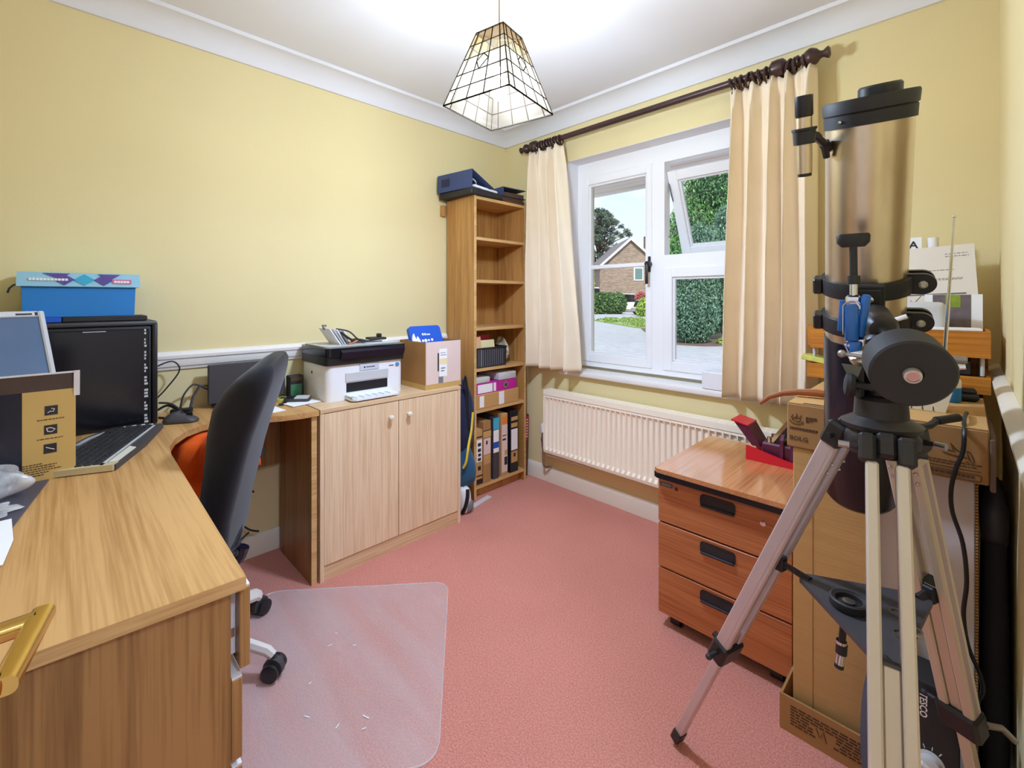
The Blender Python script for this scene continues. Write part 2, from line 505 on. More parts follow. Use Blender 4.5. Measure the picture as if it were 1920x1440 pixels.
b.box(XR + .1, XR + .118, DY0 - .06, DY1 + .06, DZ - .004, DZ + .06)
b.box(XR + .001, XR + .099, DY1 - .02, DY1, 0, DZ); b.box(XR + .001, XR + .099, DY0, DY1, DZ - .02, DZ)
struct('trim_6', b, M['trim'])
# unseen hall lamp, added to fill the room with light through the doorway
t = thing('hall_fill_lamp', 'unseen round opal light added in the hall to brighten the room', 'light', (.75, .3, ZC - .09))
part('rim', MB().lathe([(.15, .075), (.155, .09)], (.75, .3, ZC - .09)), M['trim'], t)
part('diffuser', MB().lathe([(.02, 0), (.09, .012), (.135, .04), (.145, .075)], (.75, .3, ZC - .09)), glow('fill_lamp_opal', (1, .93, .84, 1), 6), t)
hl = bpy.data.lights.new('hall_fill', 'AREA'); hl.shape = 'DISK'; hl.size = .28; hl.energy = HALL_FILL_W; hl.color = (.52, .70, 1)
ho = bpy.data.objects.new('hall_fill', hl); COL.objects.link(ho); ho.location = (.75, .3, ZC - .1)

# coving, dado rails, skirting
def run(name, prof, a, bb, nrm, mat):
    """profile (out from the wall, z) swept along a wall from a to bb"""
    a, bb, nrm = Vector(a), Vector(bb), Vector(nrm)
    mbv = MB()
    rings = []
    for p in (a, bb):
        rings.append([p + nrm * o + Vector((0, 0, z)) for o, z in prof])
    mbv.loft(rings)
    return struct(name, mbv, mat)
cove = [(0, 2.295), (.012, 2.295), (.014, 2.306)]
for i in range(9):
    a = R(90 * i / 8)
    cove.append((.098 - .084 * math.cos(a), 2.306 + .068 * math.sin(a)))
cove += [(.104, 2.374), (.106, 2.386), (.106, ZC), (0, ZC)]
e = .0005
run('trim_1', cove, (XL + e, YN, 0), (XL + e, YW, 0), (1, 0, 0), M['ceiling'])
run('trim_2', cove, (XL, YW - e, 0), (XR, YW - e, 0), (0, -1, 0), M['ceiling'])
run('trim_3', cove, (XR - e, YN, 0), (XR - e, YW, 0), (-1, 0, 0), M['ceiling'])
dado = [(0, .908), (.008, .908), (.010, .918), (.016, .922), (.020, .936), (.020, .950), (.026, .956), (.027, .968), (.020, .976), (.010, .982), (0, .984)]
run('trim_4', dado, (XL + e, YN, 0), (XL + e, YW, 0), (1, 0, 0), M['trim'])
run('trim_5', dado, (XR - e, DY1 + .06, 0), (XR - e, YW, 0), (-1, 0, 0), M['cream'])
sk = [(0, 0), (.016, 0), (.016, .075), (.012, .085), (.006, .098), (0, .1)]
run('baseboard_left', sk, (XL + e, YN, 0), (XL + e, YW, 0), (1, 0, 0), M['cream'])
run('baseboard_window', sk, (XL + .02, YW - e, 0), (XR - .02, YW - e, 0), (0, -1, 0), M['cream'])
run('baseboard_right', sk, (XR - e, DY1 + .06, 0), (XR - e, YW, 0), (-1, 0, 0), M['cream'])

# ---------------------------------------------------------------- door (open, its lever shows at the left of the frame)
d = thing('door_1', 'white door standing open with a brass lever', None, (XR, -.07, 0), kind='structure')
part('door_leaf', MB().box(-.685, XR - .005, -.115, -.075, .01, 1.97, .002), M['trim'], d)
lv = MB()
ring = rrect(.018, .015, .006, 4)
def lever(p, q):
    p, q = Vector(p), Vector(q); ax = (q - p).normalized(); u = Vector((0, 0, 1)); w = ax.cross(u)
    lv.loft([[x + w * a + u * bq for a, bq in ring] for x in (p, q)])
hz = .905
lever((-.615, -.075, hz), (-.615, -.0175, hz)); lever((-.626, -.013, hz), (-.528, -.033, hz)); lever((-.535, -.034, hz), (-.535, -.073, hz))
part('door_handle', lv, M['brass'], d)
part('back_plate', MB().box(-.645, -.6, -.075, -.071, hz - .07, hz + .07, .002), M['brass'], d)

# ---------------------------------------------------------------- window
w = thing('window_1', 'white two-light window with a top-hung vent standing open', None, ((WX0 + WX1) / 2, 2.43, WZ0), kind='structure')
Y0, Y1 = 2.40, 2.465
XM0, XM1 = -1.278, -1.198                                  # mullion
ZT0, ZT1 = 1.372, 1.452                                    # transom
FB, FT = .775, 2.05
b = MB()
b.box(WX0 + .002, WX0 + .045, Y0, Y1, FB, FT); b.box(WX1 - .045, WX1 - .002, Y0, Y1, FB, FT)
b.box(WX0 + .045, WX1 - .045, Y0, Y1, FB, FB + .04); b.box(WX0 + .045, WX1 - .045, Y0, Y1, FT - .075, FT)
b.box(WX0 + .002, WX1 - .002, Y0, Y1 + .02, FT, WZ1 - .002)
part('frame', b, M['upvc'], w)
part('mullion', MB().box(XM0, XM1, Y0, Y1, FB + .04, FT - .075), M['upvc'], w)
part('transom', MB().box(XM1, WX1 - .045, Y0, Y1, ZT0, ZT1), M['upvc'], w)
def sash(x0, x1, z0, z1, st, m=Matrix(), y0=2.392, y1=2.452, sr=None):
    sr = sr or st
    b = MB(m)
    for a in ((x0, x0 + st, z0, z1), (x1 - sr, x1, z0, z1), (x0 + st, x1 - sr, z0, z0 + st), (x0 + st, x1 - sr, z1 - st, z1)):
        b.box(a[0], a[1], y0, y1, a[2], a[3], .004)
    g = .012
    for a in ((x0 + st, x0 + st + g, z0 + st, z1 - st), (x1 - sr - g, x1 - sr, z0 + st, z1 - st), (x0 + st + g, x1 - sr - g, z0 + st, z0 + st + g), (x0 + st + g, x1 - sr - g, z1 - st - g, z1 - st)):
        b.box(a[0], a[1], y0 + .012, y0 + .03, a[2], a[3], .003)
    s = part('sash', b, M['upvc'], w)
    return s
s1 = sash(-1.765, -1.272, .805, 1.985, .052, sr=.034)
part('pane', MB().box(-1.72, -1.30, 2.424, 2.430, .85, 1.94), M['glass'], s1)
part('glazing_bar', MB().box(-1.712, -1.307, 2.412, 2.442, 1.395, 1.42, .004), M['upvc'], s1)
hb = MB().box(-1.292, -1.276, 2.384, 2.392, 1.36, 1.45, .003).cyl((-1.284, 2.392, 1.405), (-1.284, 2.36, 1.405), .016, n=16).box(-1.293, -1.277, 2.352, 2.366, 1.29, 1.405, .005, 2)
part('window_handle', hb, M['black'], s1)
s2 = sash(-1.205, WX1 - .04, .805, 1.38, .055)
part('pane', MB().box(-1.16, WX1 - .085, 2.424, 2.430, .85, 1.335), M['glass'], s2)
hm = T(0, 2.445, 1.935) @ RX(24) @ T(0, -2.44, -1.965)     # vent swings outward from its top edge
s3 = sash(-1.196, WX1 - .048, 1.458, 1.962, .055, hm, 2.41, 2.47)
part('pane', MB(hm).box(-1.15, WX1 - .09, 2.445, 2.451, 1.5, 1.92), M['glass'], s3)
part('window_handle', MB(hm).box(-.93, -.915, 2.375, 2.41, 1.47, 1.485, .003).box(-.93, -.83, 2.365, 2.38, 1.468, 1.486, .004), M['white'], s3)
e1 = hm @ Vector((-1.197, 2.44, 1.62)); 
part('stay_arm', MB().tube([(-1.196, 2.45, 1.9), (-1.188, 2.462, 1.80), e1 + Vector((.004, 0, .05)), e1, (-1.196, 2.452, 1.56)], .004, 6), M['grey'], w)
struct('trim_7', MB().box(WX0 - .04, WX1 + .04, YW - .035, YW - .0005, WZ0 - .03, WZ0, .006, 2).box(WX0 + .001, WX1 - .001, YW - .002, 2.398, WZ0 - .029, WZ0 + .001), M['trim'])
b = MB()                                                    # painted reveals
b.box(WX0, WX0 + .003, YW + .001, 2.40, WZ0, WZ1); b.box(WX1 - .003, WX1, YW + .001, 2.40, WZ0, WZ1); b.box(WX0, WX1, YW + .001, 2.40, WZ1 - .003, WZ1)
struct('trim_8', b, M['ceiling'])
struct('trim_9', MB().box(WX0 - .05, WX1 + .05, 2.465, 2.66, WZ0 - .04, WZ0 + .012, .004), M['upvc'])
single('sill_box', 'plain white box on the windowsill by the right curtain', 'box', MB().box(-.933, -.74, 2.262, 2.375, .7595, .845, .004), M['white'])

# ---------------------------------------------------------------- curtains and pole
PY, PZ = 2.197, 2.205
pole = thing('curtain_pole', 'dark turned wooden curtain pole above the window', 'curtain pole', (-1.25, PY, PZ))
part('rod', MB().cyl((-2.07, PY, PZ), (-.47, PY, PZ), .0165, n=20), M['walnut'], pole)
fin = [(.0165, 0), (.024, .004), (.026, .012), (.018, .018), (.014, .026), (.028, .036), (.0365, .052), (.0365, .062), (.028, .078), (.016, .088), (.013, .098), (.022, .112), (.024, .118), (.016, .122)]
for x, s in ((-.51, 1), (-2.02, -1)):
    k = 1 if s == 1 else .85
    part('finial', MB().lathe([(r * k, t * k) for r, t in fin], (x, PY, PZ), (s, 0, 0)), M['walnut'], pole)
for x in (-.575, -2.0):
    part('bracket', MB().cyl((x, YW - .002, PZ), (x, YW - .014, PZ), .038, n=20).lathe([(.02, 0), (.014, .02), (.022, .04), (.027, .06)], (x, YW - .012, PZ), (0, -1, 0)).lathe([(.024, -.03), (.034, -.02), (.036, 0), (.034, .02), (.024, .03)], (x, PY, PZ), (1, 0, 0)), M['walnut'], pole)
def ringset(xs, side):
    for i, x in enumerate(xs):
        k = MB()
        tilt = random.uniform(-.35, .35)
        pts = [(x + .03 * math.sin(a) * tilt, PY + .029 * math.cos(a), PZ - .011 + .029 * math.sin(a)) for a in [2 * pi * j / 20 for j in range(20)]]
        k.tube(pts, .0052, 6, True)
        k.cyl((x, PY, PZ - .040), (x, PY, PZ - .052), .003, n=6)
        part('curtain_ring', k, M['walnut'], pole)
ringset([-1.985 + .0225 * i for i in range(10)], 0)
ringset([-.765, -.742, -.722, -.695, -.672, -.648, -.622, -.535, -.512, -.478], 1)

def curtain(label, xt0, xt1, xb0, xb1, zb, folds, seed, edge):
    rnd = random.Random(seed)
    ph = [rnd.uniform(-.5, .5) for _ in range(folds + 3)]
    am = [rnd.uniform(.75, 1.2) for _ in range(folds + 3)]
    zt = 2.165
    def fn(u, v):
        z = zb + (zt - zb) * v
        x0 = xb0 + (xt0 - xb0) * v ** 1.3; x1 = xb1 + (xt1 - xb1) * v ** 1.3
        f = u * folds
        i = int(min(f, folds - 1e-6)); q = f - i
        s = 2 * pi * (f + .10 * math.sin(2 * pi * u * 1.7 + ph[0]))
        a = (am[i] * (1 - q) + am[i + 1] * q)
        head = max(0, (v - .925) / .075)
        dep = .054 * a * (1 - .35 * v) * (1 - .45 * head)
        y = 2.186 + dep * math.cos(s) + .006 * math.sin(3 * s + z * 5 + ph[1]) 
        y += .010 * math.sin(z * 3.1 + u * 5 + ph[2]) * (1 - v)
        x = x0 + (x1 - x0) * (u + .13 / folds * math.sin(s) * (1 - .3 * head))
        if head > 0:
            y += .010 * math.sin(2 * pi * folds * 3 * u + ph[2]) * head * (1 - head) * 2.2
            z += .010 * math.sin(2 * pi * folds * 1.5 * u + ph[1]) * head
        z += -.004 * math.cos(s) * (1 - v)
        return (x, y, z)
    return single('curtain', label, 'curtain', MB().grid(fn, folds * 18, 60), M['curtain'], 'curtains at the window', angle=180, solid=.003)
curtain('narrow cream curtain at the left of the window, beside the bookcase', -2.045, -1.76, -2.066, -1.645, .765, 4, 3, 0)
curtain('wide cream curtain at the right of the window, behind the telescope', -.775, -.43, -.82, -.43, .752, 5, 11, 0)

# ---------------------------------------------------------------- radiator
rd = thing('radiator', 'cream ribbed panel radiator under the window', 'radiator', (-1.17, 2.22, .21))
rx0, rx1, rz0, rz1 = -1.913, -.43, .225, .625
prof = []
n = 45; pw = (rx1 - rx0 - .03) / n
b = MB()
rings = []
xs = [(rx0, 0)]
for i in range(n):
    x = rx0 + .015 + pw * i
    xs += [(x, 0), (x + pw * .18, .011), (x + pw * .62, .011), (x + pw * .8, 0)]
xs += [(rx1, 0)]
def column(x, dy):
    fy = 2.19
    return [(x, fy, rz0), (x, fy - .004, rz0 + .018), (x, fy + dy, rz0 + .034), (x, fy + dy, rz1 - .06), (x, fy - .004, rz1 - .045), (x, fy, rz1 - .028), (x, fy + .018, rz1 - .028), (x, fy + .018, rz0)]
b.loft([column(x, dy) for x, dy in xs])
part('front_panel', b, M['rad'], rd)
part('back_panel', MB().box(rx0 + .01, rx1 - .01, 2.235, 2.252, rz0, rz1 - .03, .003), M['rad'], rd)
for x in (rx0 - .002, rx1 - .002):
    part('side_cover', MB().box(x, x + .004, 2.187, 2.256, rz0 + .02, rz1 - .002), M['rad'], rd)
b = MB()
for y in (2.186, 2.2, 2.214, 2.228, 2.242, 2.254):
    b.box(rx0, rx1, y, y + .005, rz1 - .006, rz1)
k = 60
for i in range(k + 1):
    x = rx0 + (rx1 - rx0 - .006) * i / k
    b.box(x, x + .006, 2.19, 2.256, rz1 - .005, rz1 - .001)
b.box(rx0, rx1, 2.184, 2.188, rz1 - .032, rz1, .001)
part('top_grille', b, M['rad'], rd)
v = MB().lathe([(.012, 0), (.017, .005), (.017, .05), (.012, .06)], (-1.945, 2.222, .335), (0, 0, 1), 14)
part('valve_cap', v, M['white'], rd)
v = MB().cyl((-1.945, 2.222, .24), (-1.945, 2.222, .335), .011, n=12).cyl((-1.945, 2.222, .255), (-1.905, 2.222, .255), .011, n=12).lathe([(.011, 0), (.016, .01), (.016, .03), (.011, .04)], (-1.945, 2.222, .27), n=6)
part('valve', v, M['steel'], rd)
part('pipe', MB().tube([(-1.945, 2.222, .245), (-1.945, 2.222, .15), (-1.94, 2.228, .115), (-1.93, 2.25, .105), (-1.92, 2.27, .105)], .0075, 8), M['steel'], rd)
part('bleed_pipe', MB().tube([(-1.93, 2.24, .19), (-1.85, 2.262, .185), (-1.6, 2.268, .18)], .007, 8), M['cream'], rd)
for x in (-1.6, -.8):
    part('bracket', MB().box(x, x + .03, 2.252, YW - .001, .25, .5), M['rad'], rd)

# ---------------------------------------------------------------- outside
ca, sa = math.cos(R(45.15)), math.sin(R(45.15))
def O(lat, dep, z=0.0):                                     # ground plan laid out along the window's diagonal
    return Vector((ca * lat - sa * dep, sa * lat + ca * dep, z))
G = -.2
def brickmat(name, c1, c2, cm, sx, bw=.5, rh=.25, rough=.85, ax='xy'):
    m, n, l, p = base(name)
    p.inputs['Roughness'].default_value = rough
    t = n.new('ShaderNodeTexCoord'); s_ = n.new('ShaderNodeSeparateXYZ'); cb = n.new('ShaderNodeCombineXYZ')
    l.new(t.outputs['Object'], s_.inputs[0])
    l.new(s_.outputs['X'], cb.inputs[0]); l.new(s_.outputs['Y' if ax == 'xy' else 'Z'], cb.inputs[1])
    k = n.new('ShaderNodeTexBrick'); l.new(cb.outputs[0], k.inputs['Vector'])
    k.inputs['Scale'].default_value = sx; k.inputs['Brick Width'].default_value = bw; k.inputs['Row Height'].default_value = rh
    k.inputs['Mortar Size'].default_value = .012
    k.inputs['Color1'].default_value = c1; k.inputs['Color2'].default_value = c2; k.inputs['Mortar'].default_value = cm
    l.new(k.outputs['Color'], p.inputs['Base Color'])
    return m
pave = brickmat('grey_block_paving', c(186, 186, 190), c(168, 170, 176), c(138, 140, 146), 2.4)
struct('ground', MB().box(-75, 40, 2.6, 110, G - .3, G), pave)
rng = random.Random(5)
def leaves(name, blobs, n, size, mat, parent, jit=.18, stretch=1.0, up=False):
    """many small leaf blades gathered into crowns: (centre, radii) ellipsoids"""
    vs, fs = [], []
    tot = sum(r[0] * r[2] for _, r in blobs)
    for ctr, r in blobs:
        for _ in range(max(20, int(n * r[0] * r[2] / tot))):
            th = rng.uniform(0, 2 * pi); zz = rng.uniform(-1, 1); q = math.sqrt(1 - zz * zz)
            k = 1 - abs(rng.gauss(0, jit))
            p = Vector((ctr[0] + r[0] * q * math.cos(th) * k, ctr[1] + r[1] * q * math.sin(th) * k, ctr[2] + r[2] * zz * k))
            a = Vector((rng.gauss(0, 1), rng.gauss(0, 1), rng.gauss(0, 1) + (1.5 if up else 0))).normalized()
            bq = a.orthogonal().normalized(); bq.rotate(Matrix.Rotation(rng.uniform(0, 6.28), 3, a))
            s_ = size * rng.uniform(.6, 1.3)
            i = len(vs)
            vs += [p - a * s_ * stretch, p + bq * s_ * .5, p + a * s_ * stretch, p - bq * s_ * .5]
            fs += [(i, i + 1, i + 2), (i, i + 2, i + 3)]
    me = bpy.data.meshes.new(name); m = WM[parent.name].inverted()
    me.from_pydata([m @ v for v in vs], [], fs); me.materials.append(mat)
    o = bpy.data.objects.new(name, me); COL.objects.link(o); o.parent = parent; o['kind'] = 'stuff'
    return o
LF = {
 'conifer': leafy('blue_green_conifer', c(66, 100, 82), c(96, 134, 110), c(138, 172, 144)),
 'bright': leafy('bright_green_leaf', c(62, 108, 62), c(96, 146, 84), c(144, 184, 116)),
 'oak': leafy('grey_green_leaf', c(56, 76, 66), c(84, 104, 90), c(116, 134, 112)),
 'lime': leafy('lime_leaf', c(96, 130, 50), c(140, 170, 70), c(190, 200, 100)),
 'hedge': leafy('hedge_leaf', c(40, 76, 44), c(84, 120, 66), c(130, 160, 90)),
 'grass': leafy('grass_blade', c(92, 124, 58), c(128, 156, 78), c(164, 182, 104)),
 'red': leafy('red_leaf', c(150, 60, 70), c(190, 90, 96), c(214, 130, 120)),
}
bark = plain('bark', c(84, 72, 62), .9, 0, .1, 6)
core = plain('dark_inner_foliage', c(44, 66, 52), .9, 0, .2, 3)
def plant(name, label, cat, lat, dep, blobs, n, size, mat, trunk=None, cores=True, group=None, **k):
    p0 = O(lat, dep, G)
    t = thing(name, label, cat, p0, group=group)
    bl = [(O(lat + a[0], dep + a[1], G + a[2]), r) for a, r in blobs]
    leaves('foliage', bl, n, size, LF[mat], t, **k)
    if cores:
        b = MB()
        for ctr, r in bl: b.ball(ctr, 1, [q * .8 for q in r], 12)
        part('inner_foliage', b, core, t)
    if trunk:
        b = MB()
        for pts, r0, r1 in trunk:
            pp = [O(lat + q[0], dep + q[1], G + q[2]) for q in pts]
            b.tube(pp, [r0 + (r1 - r0) * i / (len(pp) - 1) for i in range(len(pp))], 8)
        part('trunk', b, bark, t)
    return t
# roof overhang above the window, boarded underneath
so = thing('roof_eaves', 'boarded eaves overhanging the window outside', 'eaves', (-1.2, 3.0, 2.15))
pinkboard = plain('pale_painted_board', c(242, 228, 220), .6, 0, .03, 3)
for i in range(8):
    y = 2.62 + .105 * i
    part('board', MB().box(-4.2, 1.2, y, y + .097, 2.165 - .002 * (i % 2), 2.185, .004), pinkboard, so)
part('fascia', MB().box(-4.2, 1.2, 3.46, 3.485, 2.135, 2.30, .003), M['upvc'], so)
part('soffit_back', MB().box(-4.2, 1.2, 2.6, 3.46, 2.187, 2.2), pinkboard, so)
lt = thing('wall_lantern', 'small black lantern hanging outside at the left edge of the window', 'lantern', (-2.37, 2.95, 1.75))
part('bracket', MB().tube([(-2.37, 2.95, 2.16), (-2.37, 2.95, 1.98)], .008, 6), M['black'], lt)
b = MB()
for sx in (-1, 1):
    for sy in (-1, 1): b.box(-2.37 + sx * .045 - .005, -2.37 + sx * .045 + .005, 2.95 + sy * .045 - .005, 2.95 + sy * .045 + .005, 1.75, 1.93)
b.box(-2.425, -2.315, 2.895, 3.005, 1.74, 1.755); b.lathe([(.075, 0), (.02, .05)], (-2.37, 2.95, 1.93), n=4)
part('cage', b, M['black'], lt)

# house across the drive
hm_ = T(*O(0, 52, G)) @ RZ(45.15)
hs = thing('house', 'brown brick gable house across the drive', 'house', O(14.2, 52, G))
hb_ = brickmat('brown_brick', c(160, 138, 120), c(122, 104, 92), c(158, 146, 134), 2.0, .5, .2, .9, 'xz')
x0, x1, ze, za = 10.1, 17.1, 5.2, 8.3
xm = (x0 + x1) / 2
b = MB(hm_)
fr_ = [(x0, 0), (x1, 0), (x1, ze), (xm, za), (x0, ze)]
b.loft([[(x, y, z) for x, z in fr_] for y in (0, 9)])
part('walls', b, hb_, hs)
tile = plain('grey_roof_tile', c(120, 112, 116), .8, 0, .08, 4)
for sx, xe in ((-1, x0 - .35), (1, x1 + .35)):
    z_ = ze - .3; nx = .1
    b = MB(hm_); b.loft([[(xm, y, za + .02), (xm, y, za + .17), (xe, y, z_ + .14), (xe, y, z_)] for y in (-.3, 9.3)])
    part('roof', b, tile, hs)
    b = MB(hm_); b.loft([[(xm, y, za - .18), (xm, y, za + .14), (xe, y, z_ + .1), (xe, y, z_ - .2)] for y in (-.42, -.3)])
    part('bargeboard', b, M['upvc'], hs)
part('chimney', MB(hm_).box(16.2, 16.9, 3, 3.7, 6.2, 9), hb_, hs)
wf = part('window', MB(hm_).box(14.0, 15.1, -.06, .02, 3.5, 5.0, .02), M['upvc'], hs)
part('pane', MB(hm_).box(14.12, 14.98, -.08, -.05, 3.62, 4.88), plain('far_window_pane', c(96, 124, 124), .15), wf)
# small brick lean-to, vehicles, hedge, shrubs
def vehicle(name, label, lat, dep, L, H, colour):
    p0 = O(lat, dep, G)
    t = thing(name, label, 'car', p0, 45.15)
    b = MB(); hb2 = H * .55
    b.loft([[(x, y, z) for x, z in ((-L / 2, .3), (L / 2, .3), (L / 2, hb2 * .9), (L * .42, hb2), (-L * .45, hb2), (-L / 2, hb2 * .85))] for y in (-.85, .85)])
    part('body', b, colour, t, local=True)
    b = MB(); b.loft([[(x, y, z) for x, z in ((-L * .42, hb2), (L * .22, hb2), (L * .1, H * .97), (-L * .34, H))] for y in (-.75, .75)])
    part('cabin', b, M['gloss_black'], t, local=True)
    part('roof_panel', MB().box(-L * .34, L * .11, -.74, .74, H * .96, H + .03, .02), colour, t, local=True)
    for x in (-L * .3, L * .3):
        for y in (-.88, .7):
            part('wheel', MB().cyl((x, y, .32), (x, y + .18, .32), .32, n=16), M['black'], t, local=True)
vehicle('van', 'white van whose roof shows above the hedge', 8.6, 47.5, 3.8, 2.55, M['white'])
vehicle('car', 'white car parked beside the red shrub', 12.6, 48.5, 3.0, 1.9, M['white'])
vehicle('car', 'low white car parked in front of the hedge end', 11.75, 39.3, 2.4, 1.25, M['lgrey'])
plant('hedge', 'clipped green hedge across the drive', 'hedge', 8.6, 41.5, [((-2.6 + .75 * i, 0, 1.0), (.75, .9, 1.05)) for i in range(6)], 9000, .11, 'hedge')
plant('shrub', 'bright yellow-green shrub at the end of the hedge', 'shrub', 10.35, 35.5, [((0, 0, .7), (.5, .5, .8)), ((.7, 0, .6), (.5, .5, .7)), ((-.35, 0, .5), (.3, .3, .5))], 2500, .1, 'lime', up=True)
plant('shrub', 'red-leaved shrub in front of the brick house', 'shrub', 12.7, 44.5, [((0, 0, 1.4), (.6, .6, .7)), ((0, 0, .6), (.5, .5, .65))], 1600, .1, 'red')
plant('shrub', 'pale lime bush at the left of the brick house', 'shrub', 8.2, 50.2, [((-.6, 0, 4.2), (1.1, 1.1, 1.3)), ((.1, .3, 2.8), (1.0, 1.0, 1.6)), ((-.9, 0, 2.2), (1.2, 1, 1.8))], 2600, .14, 'lime', cores=False)
# broad tree behind
rt = random.Random(21)
cl, trk = [], [([(0, 0, 0), (.1, 0, 4), (.0, 0, 8), (.3, 0, 12)], .35, .12)]
for i in range(150):
    a = rt.uniform(0, 2 * pi); h = rt.uniform(5.0, 14.4)
    sp = rt.uniform(.35, 1.05) * 5.3 * math.sin(min(1, max(.12, (15.0 - h) / 8.5)) * pi * .62)
    q = (sp * math.cos(a), sp * math.sin(a), h)
    cl.append((q, (rt.uniform(.4, .75), rt.uniform(.4, .75), rt.uniform(.3, .6))))
    trk.append(([(0.05, 0, h - 2.2), (q[0] * .6, q[1] * .6, h - .7), q], .1, .03))
plant('tree', 'broad grey-green tree rising behind the hedge', 'tree', 12.6, 66, cl, 30000, .13, 'oak', trk, False, jit=.7)
# conifers close to the window
plant('conifer', 'rounded blue-green conifer seen in the lower right window light', 'conifer', 5.75, 14.2, [((-.1, 0, 1.0), (.82, .8, 1.05)), ((0, 0, 2.0), (.72, .7, 1.0)), ((.15, 0, 2.9), (.5, .5, .9))], 26000, .036, 'conifer', stretch=1.3, up=True)
plant('conifer', 'dark conifer at the right of the rounded one', 'conifer', 7.0, 15.2, [((0, 0, 1.3), (.75, .8, 1.1)), ((0, 0, 2.6), (.8, .8, 1.2)), ((.5, .2, 3.6), (.7, .7, 1.1))], 16000, .04, 'conifer', stretch=1.3, up=True)
plant('tree', 'tall bright green conifer filling the open vent', 'tree', 8.5, 20.0, [((0, 0, 2.2), (1.3, 1.2, 2.0)), ((-.5, 0, 4.2), (1.15, 1.1, 1.8)), ((.7, 0, 4.6), (1.2, 1, 1.9)), ((.2, 0, 6.4), (1.1, 1.1, 1.9))], 30000, .05, 'bright', stretch=1.5, up=True)
plant('tree', 'slim bright conifer seen past the edge of the open vent', 'tree', 6.2, 17.2, [((0, 0, 1.5), (.4, .4, 1.6)), ((.03, 0, 2.9), (.27, .27, 1.0))], 5000, .07, 'bright', stretch=1.5, up=True)
plant('shrub', 'low lime edging plant beside the driveway', 'shrub', 6.6, 13.8, [((0, 0, .08), (.35, .3, .16)), ((.5, .1, .07), (.35, .3, .14))], 900, .05, 'lime')
soil = plain('brown_soil', c(110, 92, 80), .95, 0, .15, 3, .3, 8)
b = MB(); b.prism([tuple(O(*q)[:2]) for q in ((4.85, 13.9), (5.6, 13.3), (7.0, 13.4), (9.5, 14.2), (10, 21), (6, 21), (5.0, 16))], G, G + .035)
struct('flower_bed', b, soil)
st_ = MB()
single('stone', 'pale flat stone beside the low lime plant', 'stone', st_.ball(O(8.0, 13.9, G + .06), .22, (1.3, .9, .4), 10), M['lgrey'])
gp = [(5.2, 29), (6.4, 31), (8.4, 31.5), (12, 30), (10.8, 24), (8.0, 17.6), (6.9, 18.5), (5.9, 22)]
gb = MB(); gb.prism([tuple(O(*q)[:2]) for q in gp], G, G + .05)
gs = single('lawn', 'island of grass in the grey drive', 'lawn', gb, plain('turf', c(140, 160, 88), .95, 0, .12, 1.2, .3, 12))
vs = []; 
def inside(x, y):
    r = False; j = len(gp) - 1
    for i in range(len(gp)):
        if (gp[i][1] > y) != (gp[j][1] > y) and x < (gp[j][0] - gp[i][0]) * (y - gp[i][1]) / (gp[j][1] - gp[i][1]) + gp[i][0]: r = not r
        j = i
    return r
pts = []
while len(pts) < 2500:
    x, y = rng.uniform(5, 13), rng.uniform(16, 32)
    if inside(x, y): pts.append((O(x, y, G + .06), (.12, .12, .09)))
leaves('grass_tufts', pts[:400], 8000, .06, LF['grass'], gs, up=True)
# ---------------------------------------------------------------- pendant lamp
LX, LY = -1.155, 1.086
zb_, zt_ = 1.867, 2.127
pl = thing('pendant_lamp', 'leaded square pyramid pendant lamp with lit capiz panes', 'lamp', (LX, LY, zb_))
def pane_mat(name, col, milk):
    """thin stained capiz: lets light through with its own tint, scatters a little"""
    m, n, l, p = base(name)
    p.inputs['Base Color'].default_value = (1, .84, .64, 1); p.inputs['Roughness'].default_value = .6; p.inputs['Specular IOR Level'].default_value = .1
    a = n.new('ShaderNodeBsdfTranslucent'); a.inputs[0].default_value = (1, .88, .68, 1)
    m1 = n.new('ShaderNodeMixShader'); m1.inputs[0].default_value = .55
    l.new(p.outputs[0], m1.inputs[1]); l.new(a.outputs[0], m1.inputs[2])
    q = n.new('ShaderNodeBsdfTransparent'); q.inputs[0].default_value = col
    m2 = n.new('ShaderNodeMixShader'); m2.inputs[0].default_value = milk
    l.new(q.outputs[0], m2.inputs[1]); l.new(m1.outputs[0], m2.inputs[2])
    l.new(m2.outputs[0], n['Material Output'].inputs[0])
    return m
capiz = [[pane_mat('capiz_amber', (.95, .80, .58, 1), .008), pane_mat('capiz_amber_pale', (.96, .84, .66, 1), .010)],
         [pane_mat('capiz_cream', (.95, .86, .70, 1), .014), pane_mat('capiz_cream_pale', (.90, .85, .74, 1), .015)],
         [pane_mat('capiz_shell', (.91, .875, .80, 1), .022), pane_mat('capiz_shell_white', (.93, .90, .83, 1), .024)]]
lead = plain('lead_came', c(30, 24, 17), .9, .0, .1, 40, spec=.0)
rt_, rb_ = .081, .194
def lp(face, u, k):
    """point on the shade: face 0-3, u across, k down from the top"""
    r = rt_ + (rb_ - rt_) * k; z = zt_ + (zb_ - zt_) * k
    a0 = R(-34 + 90 * face); a1 = R(-34 + 90 * (face + 1))
    p0 = Vector((LX + r * math.cos(a0), LY + r * math.sin(a0), z)); p1 = Vector((LX + r * math.cos(a1), LY + r * math.sin(a1), z))
    return p0.lerp(p1, u)
rows = [0, .19, .38, .60, .80, 1.0]
cols = [0, .12, .37, .63, .88, 1.0]
lb = MB()
bar_r = .0020
